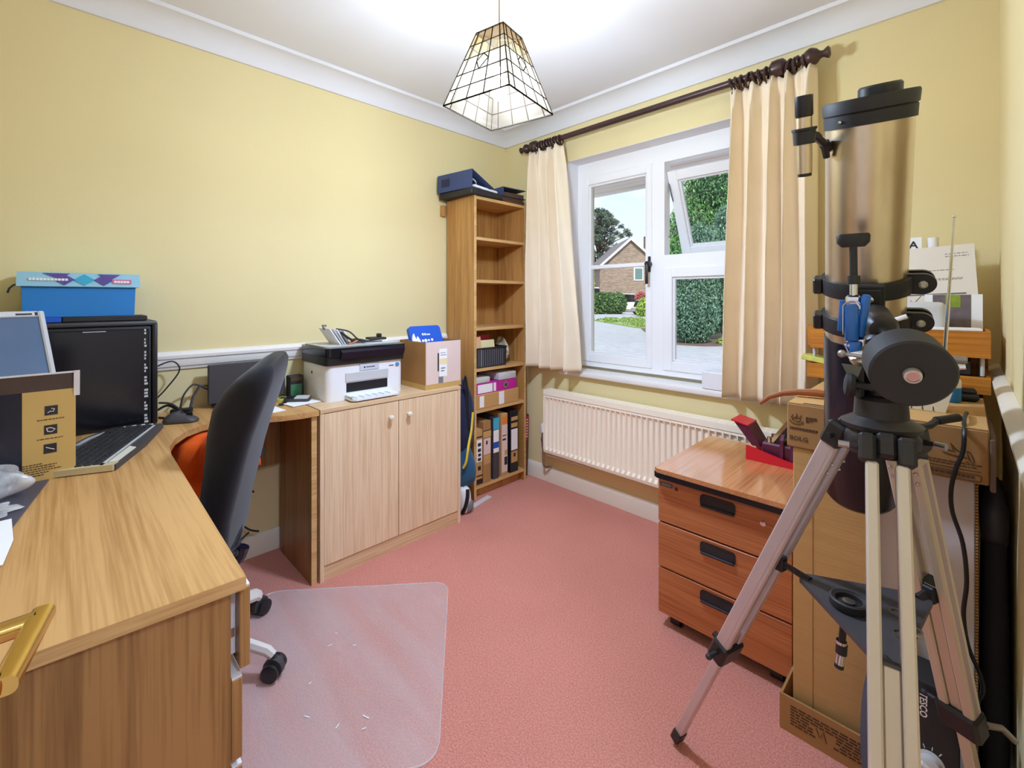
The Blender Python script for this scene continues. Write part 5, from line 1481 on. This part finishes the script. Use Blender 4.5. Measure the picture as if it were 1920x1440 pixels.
part('printed_marks', b, M['brownink'], lg_, kind='stuff')

zt = z + .1252
single('strap', 'tan leather strap hanging off the left end of the long carton', 'strap', MB().tube([(-.455, 1.545, zt - .035), (-.43, 1.55, zt - .012), (-.395, 1.555, zt + .004), (-.355, 1.56, zt + .013), (-.31, 1.57, zt + .016), (-.26, 1.58, zt + .012)], [.006, .009, .011, .013, .016, .015], 8, flat=.55), M['leather'])
# orange wooden desk tidy
og = thing('letter_tray', 'orange wooden two-tier letter tray on the long carton', 'tray', (-.17, 2.0, zt))
oy0, oy1, ox0, ox1 = 1.90, 2.16, -.405, .050
part('lower_front', MB().box(ox0, ox1, oy0, oy0 + .012, zt + .012, zt + .062, .001), M['orangewood'], og)
part('upper_front', MB().box(ox0 + .01, ox1 - .0, oy0, oy0 + .012, zt + .118, zt + .196, .001), M['orangewood'], og)
part('lower_floor', MB().box(ox0, ox1, oy0 + .012, oy1, zt + .012, zt + .020), M['orangewood'], og)
part('upper_floor', MB().box(ox0 + .01, ox1, oy0 + .012, oy1, zt + .118, zt + .126), M['orangewood'], og)
for x0, x1 in ((ox0, ox0 + .01), (ox1 - .010, ox1)):
    part('end_panel', MB().box(x0, x1, oy0 + .0125, oy1, zt + .0205, zt + .062), M['orangewood'], og)
    part('end_panel', MB().box(x0 + .0, x1, oy0 + .0125, oy1, zt + .1265, zt + .196), M['orangewood'], og)
    xm_ = (x0 + x1) / 2
    for y_, a, b_, r_ in ((oy1 - .02, 0, .19, .006), (oy0 + .03, .063, .117, .005)):
        part('corner_post', MB().cyl((xm_ + (.012 if x0 < -.2 else -.012), y_, zt + a), (xm_ + (.012 if x0 < -.2 else -.012), y_, zt + b_), r_, n=10), M['lgrey'], og)
part('back_panel', MB().box(ox0, ox1, oy1, oy1 + .008, zt, zt + .19), M['orangewood'], og)
single('card_packet', 'small yellow-green packet on the lower tier left of the telescope', 'packet', MB(T(-.395, 1.93, zt + .068) @ RZ(-12) @ RY(8)).box(-.03, .06, -.02, .04, 0, .018, .002), M['limecard'])
single('black_box', 'glossy black box in the lower tier of the letter tray', 'box', MB(T(-.035, 1.985, zt + .0205)).box(-.07, .045, -.055, .07, 0, .088, .008, 2), M['gloss_black'])
single('telephone', 'black handset lying in front of the letter tray', 'telephone', MB(T(-.02, 1.845, zt) @ RZ(4)).box(-.085, .045, -.03, .03, 0, .024, .011, 3).box(-.03, .04, -.026, .026, .022, .034, .008, 2), M['black'])
ppb = thing('spray_bottle', 'little white and blue bottle between the tub and the letter tray', 'bottle', (-.045, 1.80, zt))
part('body', MB().lathe([(.018, 0), (.022, .006), (.022, .04), (.02, .042)], (-.032, 1.79, zt), n=18), M['blue'], ppb)
part('shoulder', MB().lathe([(.0225, .042), (.022, .06), (.010, .085), (.009, .1)], (-.032, 1.79, zt), n=18), M['ivory'], ppb)
# white tub and aerial radio
tb = thing('pocket_radio', 'tapered cream radio with a long raised silver aerial behind the counterweight', 'radio', (-.075, 1.62, zt))
b = MB(); b.loft([[(-.125, 1.60, zt), (-.038, 1.60, zt), (-.038, 1.66, zt), (-.125, 1.66, zt)], [(-.13, 1.585, zt + .13), (-.008, 1.585, zt + .13), (-.008, 1.67, zt + .13), (-.13, 1.67, zt + .13)]])
part('case', b, M['ivory'], tb)
b = MB()
for x in (-.105, -.083, -.062): b.box(x, x + .002, 1.5985, 1.603, zt + .002, zt + .03)
part('grooves', b, M['dgrey'], tb)
part('top_cap', MB().box(-.14, .002, 1.578, 1.676, zt + .1305, zt + .142, .003), plain('grey_brown_plastic', c(120, 108, 98), .5), tb)
ae = [(-.04, 1.60, zt + .142), (-.0215, 1.60, zt + .50)]
part('aerial', MB().cyl(ae[0], (-.0331, 1.60, zt + .28), .0042, n=10).cyl((-.0331, 1.60, zt + .28), (-.0268, 1.60, zt + .40), .0034, n=10).cyl((-.0268, 1.60, zt + .40), ae[1], .0026, n=10).ball(ae[1], .0042, n=10), M['chrome'], tb)
# papers above the tray
zu = zt + .1965
q1 = thing('chart_sheet', 'tall printed sheet with a curved diagram leaning on the wall above the letter tray', 'paper', (-.05, 2.15, zu))
cmx = T(-.06, 2.115, zu + .005) @ RY(-3) @ RX(-9)
b = MB(cmx); b.box(-.17, .092, -.0008, .0008, 0.0, .275)
part('sheet', b, plain('off_white_paper', c(228, 220, 208), .8, 0, .03, 6), q1)
cmx2 = cmx
b = MB(cmx2)
for zz, x0, x1 in ((.245, .02, .075), (.236, .02, .078), (.19, -.12, .04), (.16, -.13, .06), (.156, -.13, .06)):
    x = x0
    while x < x1: 
        l_ = random.uniform(.004, .012); b.box(x, min(x + l_, x1), -.0016, -.0008, zz, zz + .0018); x += l_ + .003
b.box(-.12, .065, -.0018, -.0008, .105, .110)
b.tube([(-.13, -.0012, .15), (-.06, -.0012, .155), (-.04, -.0012, .13), (-.05, -.0012, .10), (-.07, -.0012, .075)], .001, 4)
b.tube([(-.075, -.0012, .09), (-.065, -.0012, .055), (-.05, -.0012, .04), (.07, -.0012, .05)], .0012, 4)
for k in range(14): b.box(-.06 + .009 * k, -.058 + .009 * k, -.0016, -.0008, .05, .05 + random.uniform(.01, .035))
part('printing', b, plain('grey_print', c(112, 106, 104), .8), q1, kind='stuff')
b = MB(T(-.15, 2.16, zu + .2))
q2 = thing('letter_sheet', 'white sheet headed with a bold A behind the chart sheet', 'paper', (-.12, 2.16, zu))
m2 = T(-.135, 2.14, zu + .002) @ RX(-6)
part('sheet', MB(m2).box(-.14, .022, -.0008, .0008, 0, .315), M['paper'], q2)
part('letter', MB(m2).text('A', .036, frame((.0, -.0012, .287), (1, 0, 0), (0, 0, 1), (0, -1, 0)), .0004).box(-.045, -.012, -.0018, -.0008, .303, .3065), M['ink'], q2)
single('paper_roll', 'short white paper roll standing behind the chart sheet', 'roll', MB().cyl((-.085, 2.195, zu), (-.085, 2.195, zu + .312), .016, n=20), M['paper'])
ph_ = thing('photograph', 'dark and green print with a white border standing on the letter tray', 'photograph', (.0, 2.08, zu))
m3 = T(-.02, 2.06, zu - .002) @ RX(-4)
part('card', MB(m3).box(-.08, .056, 0, .002, .002, .112), M['paper'], ph_)
part('dark_print', MB(m3).box(-.06, .030, -.0008, 0, .002, .111), plain('grey_brown_print', c(108, 96, 100), .5, 0, .25, 40), ph_)
part('green_print', MB(m3).box(-.03, .006, -.0014, -.0008, .07, .111), plain('green_print', c(130, 150, 44), .5, 0, .2, 60), ph_)
single('white_pack', 'rounded white plastic pack in front of the dark and green print', 'pack', MB(T(-.09, 1.985, zu - .07)).box(-.075, .045, -.02, .02, .0, .155, .018, 3), M['lgrey'])
single('open_book', 'thin white booklet lying across the top of the letter tray', 'booklet', MB(T(-.01, 1.955, zu) @ RZ(4)).box(-.12, .04, -.05, .04, .0005, .006), M['paper'])
# bag in the corner by the right wall
tbg = thing('tripod_bag', 'dark grey fabric bag standing between the white carton and the right wall', 'bag', (.048, 1.75, 0))
b = MB(); rings = []
for zz, k in ((0, .8), (.03, 1), (.25, 1.02), (.45, .95), (.60, .85), (.68, .9), (.72, .55)):
    rings.append([(.0485 + p[0] * k, 1.72 + p[1] * k, zz) for p in rrect(.046, .34, .022, 4)])
b.loft(rings)
part('body', b, plain('charcoal_fabric', c(52, 50, 56), .9, 0, .1, 8, .2, 40), tbg, angle=60)
rings = []
b = MB()
for zz, k in ((.62, .9), (.64, 1.05), (.70, 1.08), (.735, .8), (.745, .4)):
    rings.append([(.047 + p[0] * k, 1.66 + p[1] * k, zz) for p in rrect(.046, .2, .02, 4)])
b.loft(rings)
part('top_flap', b, M['dgrey'], tbg, angle=60)

# fan heater
ht = thing('fan_heater', 'black appliance with a white dial standing behind the front tripod leg', 'heater', (-.09, 1.4, 0))
hx0, hx1, hy0, hy1, hh = -.176, -.010, 1.33, 1.425, .372
part('body', MB().box(hx0 + .022, hx1, hy0, hy1, .002, hh, .006, 2), M['softblack'], ht)
b = MB()
rings = []
for i in range(13):
    a = R(-75 + 150 * i / 12)
    rings.append((hx0 + .030 - .030 * math.cos(a), .19 + .185 * math.sin(a)))
b.loft([[(x, hy0 - .004, q), (x, hy1, q), (hx0 + .021, hy1, q), (hx0 + .021, hy0 - .004, q)] for x, q in rings])
part('curved_side', b, plain('steel_blue_plastic', c(96, 118, 146), .25, .4, .05, 6), ht)
part('dial', MB().lathe([(.024, 0), (.024, .003), (.020, .005), (.018, .018), (.015, .02)], (-.055, hy0, .205), (0, -1, 0), 24), M['lgrey'], ht)
part('dial_grip', MB(T(-.055, hy0 - .0205, .205) @ RY(30)).box(-.016, .016, -.008, .001, -.003, .003, .001), M['white'], ht)
b = MB()
for a in (60, 85, 110, 150, 170, 190):
    x, q = -.055 + .031 * math.cos(R(a)), .205 + .031 * math.sin(R(a))
    mt_ = T(x, hy0, q) @ RY(-a); b.M = mt_; b.box(-.004, .004, -.0007, 0, -.0007, .0007)
b.M = Matrix()
b.text('TESCO', .017, frame((-.067, hy0, .322), (0, 0, -1), (1, 0, 0), (0, -1, 0)), .0005)
b.text('VALUE', .010, frame((-.0805, hy0, .322), (0, 0, -1), (1, 0, 0), (0, -1, 0)), .0005)
part('printed_marks', b, M['paper'], ht, kind='stuff')
# ---------------------------------------------------------------- telescope on its tripod
B0 = Vector((-.185, 1.388, .723)); T0 = Vector((-.133, 1.107, 1.594))
A = (T0 - B0).normalized(); LT = (T0 - B0).length
cd_ = Vector((.13, -.99, 0)).normalized()
e1 = (cd_ - A * cd_.dot(A)).normalized(); e2 = A.cross(e1)
def tp(s, r=0.0, w=0.0): return B0 + A * s + e1 * r + e2 * w
H = Vector((-.109, 1.045, 0))
ts = thing('telescope', 'champagne and navy reflector telescope pointing up on an aluminium tripod', 'telescope', (H.x, H.y, 0))
r = .070
part('main_tube', MB().lathe([(r, .42), (r, LT - .045)], B0, A, 48), M['champagne'], ts)
part('lower_tube', MB().lathe([(r - .012, -.002), (r - .004, .002), (r + .0025, .014), (r + .0025, .418), (r + .0015, .424), (r, .424)], B0, A, 48), M['navy'], ts)
cap = part('end_ring', MB().lathe([(r, LT - .046), (r + .003, LT - .046), (r + .0035, LT - .024), (r + .002, LT - .022), (r + .005, LT - .020), (r + .006, LT), (r + .004, LT + .004), (r - .01, LT + .004)], B0, A, 48), M['softblack'], ts)
part('dust_cap', MB().lathe([(.034, LT + .003), (.034, LT + .018), (.031, LT + .022), (.027, LT + .022), (.027, LT + .018)], tp(0, .012, .016), A, 28), M['black'], cap)
part('rim_screw', MB().ball(tp(LT - .034, r * .80 + .003, -r * .62), .0035, n=8), M['chrome'], cap)
# tube rings
for s in (.545, .462):
    rg = part('tube_ring', MB().lathe([(r + .0005, s - .017), (r + .008, s - .017), (r + .009, s - .012), (r + .009, s + .012), (r + .008, s + .017), (r + .0005, s + .017)], B0, A, 48, False), M['softblack'], ts)
    b = MB()
    for off in (.006, -.020):
        m = frame(tp(s, off, r + .004), tuple(e2), tuple(A), tuple(e1))
        pl2 = [(-.006, -.021), (.018, -.021)] + [(.018 + .021 * math.cos(R(a)), .021 * math.sin(R(a))) for a in range(-75, 90, 15)] + [(.018, .021), (-.006, .021)]
        b.M = m; b.prism(pl2, -.005, .005)
    b.M = Matrix()
    part('hinge_lug', b, M['black'], rg)
    part('bolt', MB().lathe([(.0075, .0), (.0075, .006), (.004, .009)], tp(s, .010, r + .022), e1, 14), M['zinc'], rg)
    b = MB(frame(tp(s, .012, -r - .012), tuple(e2), tuple(A), tuple(e1))); b.box(-.009, .009, -.017, .017, -.018, .018, .003)
    part('clasp', b, M['black'], rg)
# mount plate on the rings
b = MB(frame(tp(.505, r + .012), tuple(e2), tuple(A), tuple(e1))); b.box(-.024, .032, -.062, .062, -.004, .012, .003).box(-.018, .026, .014, .054, .012, .016, .002)
mpt = part('mount_plate', b, M['softblack'], ts)
part('bolt', MB().lathe([(.008, 0), (.008, .005), (.004, .007)], tp(.54, r + .028, .006), e1, 14), M['chrome'], mpt)
# declination axis and counterweight
Pm = tp(.50)
CwF = Vector((-.055, .872, 1.097))
D = (CwF - Pm).normalized(); LD = (CwF - Pm).length
dh = part('axis_housing', MB().lathe([(.022, .088), (.0255, .092), (.0255, .108), (.0275, .110), (.0275, .150), (.026, .176), (.020, .186), (.014, .188)], Pm, D, 28), M['mount'], ts)
part('silver_ring', MB().lathe([(.0262, .1085), (.0270, .1085), (.0270, .111), (.0262, .111)], Pm, D, 28, False), M['steel'], dh)
part('set_screw', MB().cyl(Pm + D * .165 + Vector((.02, 0, .012)), Pm + D * .165 + Vector((.038, 0, .02)), .005, n=10), M['chrome'], dh)
part('counterweight_shaft', MB().cyl(Pm + D * .18, Pm + D * (LD + .004), .0085, n=18), M['chrome'], ts)
cw = part('counterweight', MB().lathe([(.012, LD - .062), (.048, LD - .062), (.051, LD - .059), (.051, LD - .003), (.048, LD), (.013, LD), (.013, LD - .004)], Pm, D, 56), M['softblack'], ts)
part('end_bolt', MB().lathe([(.012, -.004), (.0105, .003), (.008, .004), (.0075, .002), (.004, .002)], CwF - Vector((0, 0, .002)), D, 24), M['zinc'], cw)
part('lock_screw', MB().cyl(CwF - D * .03 + Vector((.048, 0, .004)), CwF - D * .03 + Vector((.062, 0, .006)), .004, n=10), M['chrome'], cw)
# equatorial head
q = Pm + D * .165
hd = part('equatorial_head', MB().lathe([(.021, 0), (.026, .02), (.026, .07), (.030, .075), (.030, .10), (.022, .112)], (H.x, H.y + .01, 1.028), (q - Vector((H.x, H.y + .01, 1.028))), 24).box(H.x - .034, H.x - .022, H.y - .02, H.y + .03, 1.02, 1.085, .004).box(H.x + .016, H.x + .028, H.y - .02, H.y + .03, 1.02, 1.085, .004), M['mount'], ts)
part('setting_circle', MB().lathe([(.027, .0), (.033, .004), (.033, .014), (.027, .018)], (H.x - .012, H.y - .002, 1.10), (-.25, -.5, .8), 28), plain('brushed_setting_circle', c(176, 166, 146), .35, .7, .1, 60), hd)
part('ball_lever', MB().cyl((H.x - .01, H.y - .03, 1.102), (H.x - .050, H.y - .03, 1.106), .0035, n=10).ball((H.x - .052, H.y - .03, 1.106), .0075, n=12), M['steel'], hd)
m = T(H.x - .036, H.y - .032, 1.077)
part('wing_nut', MB(m).loft([[(x, y, zz) for x, zz in ((-.016, .011), (.014, .009), (.008, -.010), (-.008, -.008))] for y in (-.003, .003)]), plain('grey_green_metal', c(96, 98, 84), .4, .2), hd)
part('latitude_knob', MB().lathe([(.006, -.03), (.006, 0), (.019, .002), (.021, .008), (.019, .014), (.012, .016)], (H.x - .033, H.y - .03, 1.051), (-1, -.25, .1), 20), M['softblack'], hd)
# slow-motion control standing up at the left of the plate
kn = Vector((-.150, 1.050, 1.318))
st = part('control_shaft', MB().cyl(kn, kn + Vector((.0, .006, -.070)), .0065, n=12).cyl(kn + Vector((0, .006, -.068)), kn + Vector((0, .006, -.084)), .0105, n=12), M['black'], ts)
b = MB(T(kn.x, kn.y, kn.z) @ RZ(8))
b.loft([[(p[0], p[1], zz) for p in rrect(.052 - k, .020 - k * .5, .009 - k * .2, 4)] for zz, k in ((-.014, .016), (-.006, .002), (.006, 0), (.010, .004))])
part('control_knob', b, M['softblack'], st)
part('universal_joint', MB().cyl(kn + Vector((0, .006, -.084)), kn + Vector((0, .007, -.106)), .0065, n=12).box(kn.x - .012, kn.x + .012, kn.y - .002, kn.y + .014, kn.z - .124, kn.z - .104, .004).tube([(kn.x - .011, kn.y - .006, kn.z - .13), (kn.x - .009, kn.y - .006, kn.z - .118), (kn.x + .009, kn.y - .006, kn.z - .118), (kn.x + .011, kn.y - .006, kn.z - .13)], .002, 6), M['chrome'], st)
part('worm_bracket', MB().box(kn.x - .010, kn.x + .02, kn.y - .004, kn.y + .02, 1.105, 1.135, .004).tube([(kn.x + .0, kn.y, 1.13), (kn.x - .01, kn.y - .01, 1.12), (kn.x - .004, kn.y - .006, 1.105)], .003, 6), M['chrome'], hd)
bt = thing('blue_tag', 'translucent blue plastic clip tags hanging from the telescope control', 'tag', (kn.x, kn.y - .012, 1.12))
bm_ = plain('clear_blue_plastic', c(24, 100, 186), .2, 0, .08, 12)
x, y = kn.x, kn.y - .012
part('tag', MB().box(x - .011, x + .010, y - .004, y + .004, 1.128, 1.196, .004, 2).box(x - .004, x + .014, y - .003, y + .004, 1.088, 1.128, .004, 2), bm_, bt)
part('tag', MB(T(x + .016, y + .010, 1.18) @ RY(8)).box(-.007, .007, -.004, .004, -.045, .035, .004, 2), bm_, bt)
part('tag', MB(T(x - .016, y + .006, 1.185) @ RY(3)).box(-.005, .005, -.004, .004, -.04, .02, .003, 2), bm_, bt)
part('metal_clip', MB().tube([(x - .012, y - .005, 1.14), (x - .012, y - .005, 1.194), (x - .006, y - .005, 1.202), (x + .006, y - .005, 1.202), (x + .011, y - .005, 1.194)], .0013, 5), M['chrome'], bt)
# finder scope
F0 = Vector((-.212, .995, 1.444)); F0 = Vector((-.2175, 1.002, 1.446))
fd = part('finder_scope', MB().lathe([(.0125, 0), (.0125, .085), (.0125, .108)], F0, A, 22), M['champagne'], ts)
part('eyepiece', MB().lathe([(.012, .1), (.0145, .104), (.0145, .138), (.010, .139)], F0, A, 22), M['black'], fd)
part('objective_cell', MB().lathe([(.0105, -.006), (.0115, -.006), (.0115, .002)], F0, A, 22), M['black'], fd)
cb2 = tp(.735, 0, -r)
fm_ = F0 + A * .066
b = MB().lathe([(.0135, -.013), (.0175, -.013), (.0185, .010), (.0205, .012), (.0205, .016), (.0135, .016)], fm_, A, 22, False)
part('finder_ring', b, M['black'], fd)
bp = fm_ + A * .012
dirb = (tp(.835, .02, -r + .012) - bp)
b = MB().tube([bp + dirb * .14, bp + dirb * .4 + A * .004, bp + dirb * .72, bp + dirb * .8 - A * .024], [.007, .008, .008, .006], 8).tube([bp + dirb * .72, bp + dirb * .98], .010, 8)
part('finder_bracket', b, M['black'], fd)

# tripod
hub = part('tripod_head', MB().lathe([(.03, .93), (.052, .932), (.056, .945), (.056, .962), (.050, .972), (.058, .976), (.060, .984), (.050, .990), (.040, .996), (.038, 1.026), (.028, 1.030)], (H.x, H.y, 0), (0, 0, 1), 36), M['mount'], ts)
feet = [Vector((-.561, 1.184, 0)), Vector((-.044, .640, 0)), Vector((.040, 1.405, 0))]
SP = .33
mids = []
for i, ft in enumerate(feet):
    dh_ = Vector((ft.x - H.x, ft.y - H.y, 0)).normalized()
    lat = Vector((-dh_.y, dh_.x, 0))
    top = Vector((H.x + (.004 if i == 1 else 0), H.y, .955)) + dh_ * .060
    ax = (ft - top).normalized(); L = (ft - top).length
    nrm = ax.cross(lat).normalized()
    def lbox(bb, s0, s1, l0, l1, n0, n1, bev=0.0):
        bb.M = frame(top, tuple(lat), tuple(nrm), tuple(ax)); bb.box(l0, l1, n0, n1, s0, s1, bev); bb.M = Matrix(); return bb
    ub = MB()
    lbox(ub, -.020, .028, -.038, -.014, -.018, .018, .005); lbox(ub, -.020, .028, .014, .038, -.018, .018, .005); lbox(ub, -.024, .016, -.0135, .0135, -.024, .014, .005)
    ub.cyl(top + lat * -.052 + ax * .004, top + lat * .052 + ax * .004, .005, n=10)
    br = part('leg_bracket', ub, M['mount'], hub)
    part('wing_bolt', MB().cyl(top - lat * .05 + ax * .004, top - lat * .066 + ax * .004, .006, n=10), M['steel'], br)
    cl_s = L * .605
    for sgn in (-1, 1):
        rb_ = MB()
        lbox(rb_, .026, cl_s, sgn * .0197 - .0088, sgn * .0197 + .0088, -.015, .017, .003)
        q_ = part('upper_rail', rb_, M['alu'] if i == 0 else M['alu_paint'], ts)
        ib = MB(); lbox(ib, .05, cl_s - .005, sgn * .0197 - .0091, sgn * .0197 + .0091, -.006, .006)
        part('rail_groove', ib, M['alu'] if i == 0 else M['lilac_alu'], q_)
        rv = MB()
        for s_ in (.065, .085): rv.ball(top + ax * s_ + lat * (sgn * .0197) + nrm * .0172 * (-1), .003, n=8)
        part('rivet', rv, M['chrome'], q_)
    sb = MB(); lbox(sb, L * .31 if i else L * .56, L - .045, -.0104, .0104, -.010, .010, .002)
    sl = part('lower_leg', sb, M['alu'] if i == 0 else M['alu_paint'], ts)
    if i:
        sb = MB(); lbox(sb, L * .31 - .004, L * .31, -.0104, .0104, -.010, .012); part('slide_end', sb, M['dgrey'], sl)
        part('screw', MB().ball(top + ax * (L * .31 + .025) - nrm * .010, .003, n=8), M['steel'], sl)
    cbx = MB(); lbox(cbx, cl_s - .012, cl_s + .045, -.034, .034, -.021, .021, .006)
    clp = part('leg_clamp', cbx, M['black'], ts)
    wb = MB(); p_ = top + ax * (cl_s + .015)
    sd_ = 1 if i != 1 else -1
    wb.cyl(p_ + nrm * .02 * 1 + lat * .0, p_ + nrm * .036, .007, n=10)
    wb.cyl(p_ + lat * .034, p_ + lat * .058, .005, n=10); wb.ball(p_ + lat * .06, .008, (1, 1, .8), 10)
    if i == 2: part('wing_bolt', MB().tube([p_ + dh_ * .02 + lat * -.03, p_ + dh_ * .04 - lat * .045 + Vector((0, 0, .0)), p_ + dh_ * .055 - lat * .058 - Vector((0, 0, .02))], .006, 8), M['steel'], clp)
    part('clamp_screw', wb, M['softblack'], clp)
    fb = MB(); lbox(fb, L - .05, L - .016, -.0155, .0155, -.012, .012, .003)
    fb.cyl(top + ax * (L - .018), ft + Vector((0, 0, .001)), .011, .004, n=10)
    part('rubber_foot', fb, M['black'], sl)
    mids.append(top + ax * (L * SP) - dh_ * .012)
ctr = Vector((H.x, H.y, mids[0].z - .004))
b = MB()
pl3 = []
for mmid in mids:
    dv = (Vector((mmid.x, mmid.y, 0)) - Vector((H.x, H.y, 0))).normalized(); lt_ = Vector((-dv.y, dv.x, 0))
    for sg in (-1, 1): pl3.append(tuple((H + dv * .135 + lt_ * sg * .013)[:2]))
ang = sorted(pl3, key=lambda q_: math.atan2(q_[1] - H.y, q_[0] - H.x))
b.prism(ang, ctr.z - .010, ctr.z)
spd = part('accessory_tray', b, M['dgrey'], ts)
for mmid in mids:
    dv = (mmid - ctr); dv.z = 0; dv.normalize(); lt_ = Vector((-dv.y, dv.x, 0))
    b = MB().tube([ctr + dv * .12 - Vector((0, 0, .004)), mmid], [.012, .009], 8, flat=.6)
    b.M = frame(mmid, tuple(lt_), tuple(dv), (0, 0, 1)); b.box(-.0106, .0106, -.012, .012, -.018, .014, .003); b.M = Matrix()
    part('spreader_arm', b, M['softblack'], spd)
dc = ctr + Vector((-.045, -.012, 0))
part('eyepiece_ring', MB().lathe([(.020, 0), (.028, 0), (.030, .004), (.030, .015), (.027, .017), (.021, .014), (.02, 0)], dc, (0, 0, 1), 32, False).lathe([(.0, .004), (.0205, .004), (.0205, .007), (.009, .008), (.008, .011)], dc, (0, 0, 1), 28, False), M['softblack'], spd)
part('tray_badge', MB().lathe([(.008, 0), (.010, .001), (.010, .003), (.007, .0035)], dc + Vector((0, 0, .009)), (0, 0, 1), 20), M['steel'], spd)
for px_, py_ in ((.03, -.035), (.045, -.01), (.02, .03)):
    part('tray_hole_rim', MB().lathe([(.009, 0), (.013, 0), (.013, .003), (.009, .003), (.009, 0)], ctr + Vector((px_, py_, 0)), (0, 0, 1), 18, False), M['steel'], spd)
fc = thing('control_cable', 'black flexible control cable with a chrome end hanging from the tripod tray', 'cable', (-.16, 1.06, .51))
part('sheath', MB().tube([(-.155, 1.072, ctr.z - .011), (-.159, 1.068, ctr.z - .05), (-.164, 1.060, .60), (-.168, 1.052, .545)], .0062, 10), M['black'], fc)
part('collar', MB().cyl((-.1675, 1.0525, .550), (-.1685, 1.0515, .532), .0095, n=14), M['black'], fc)
part('chrome_end', MB().cyl((-.168, 1.052, .556), (-.1682, 1.052, .550), .0088, n=14).cyl((-.1685, 1.0515, .532), (-.171, 1.049, .510), .0075, n=14), M['chrome'], fc)
part('tip', MB().cyl((-.1708, 1.0492, .512), (-.1715, 1.0485, .505), .0078, n=14), M['black'], fc)
part('control_handle', MB().tube([(H.x + .035, H.y + .03, .972), (H.x + .06, H.y + .09, .972), (-.038, 1.185, .976)], .006, 8).cyl((-.04, 1.175, .9755), (-.012, 1.225, .9775), .0078, n=12), M['softblack'], hub)
single('cable', 'black power cable trailing from the letter tray down past the right tripod leg', 'cable', MB().tube([(-.0, 1.60, .922), (-.004, 1.50, .925), (-.0036, 1.452, .90)] + [(-.006, 1.447, .86), (-.017, 1.445, .82), (-.025, 1.445, .77), (-.023, 1.445, .719), (-.006, 1.445, .652), (0, 1.445, .57), (-.005, 1.445, .495), (.002, 1.445, .427), (.021, 1.445, .372), (.025, 1.45, .333), (.015, 1.455, .279), (.012, 1.46, .1), (.02, 1.47, .006)], .0042, 8), M['black'])
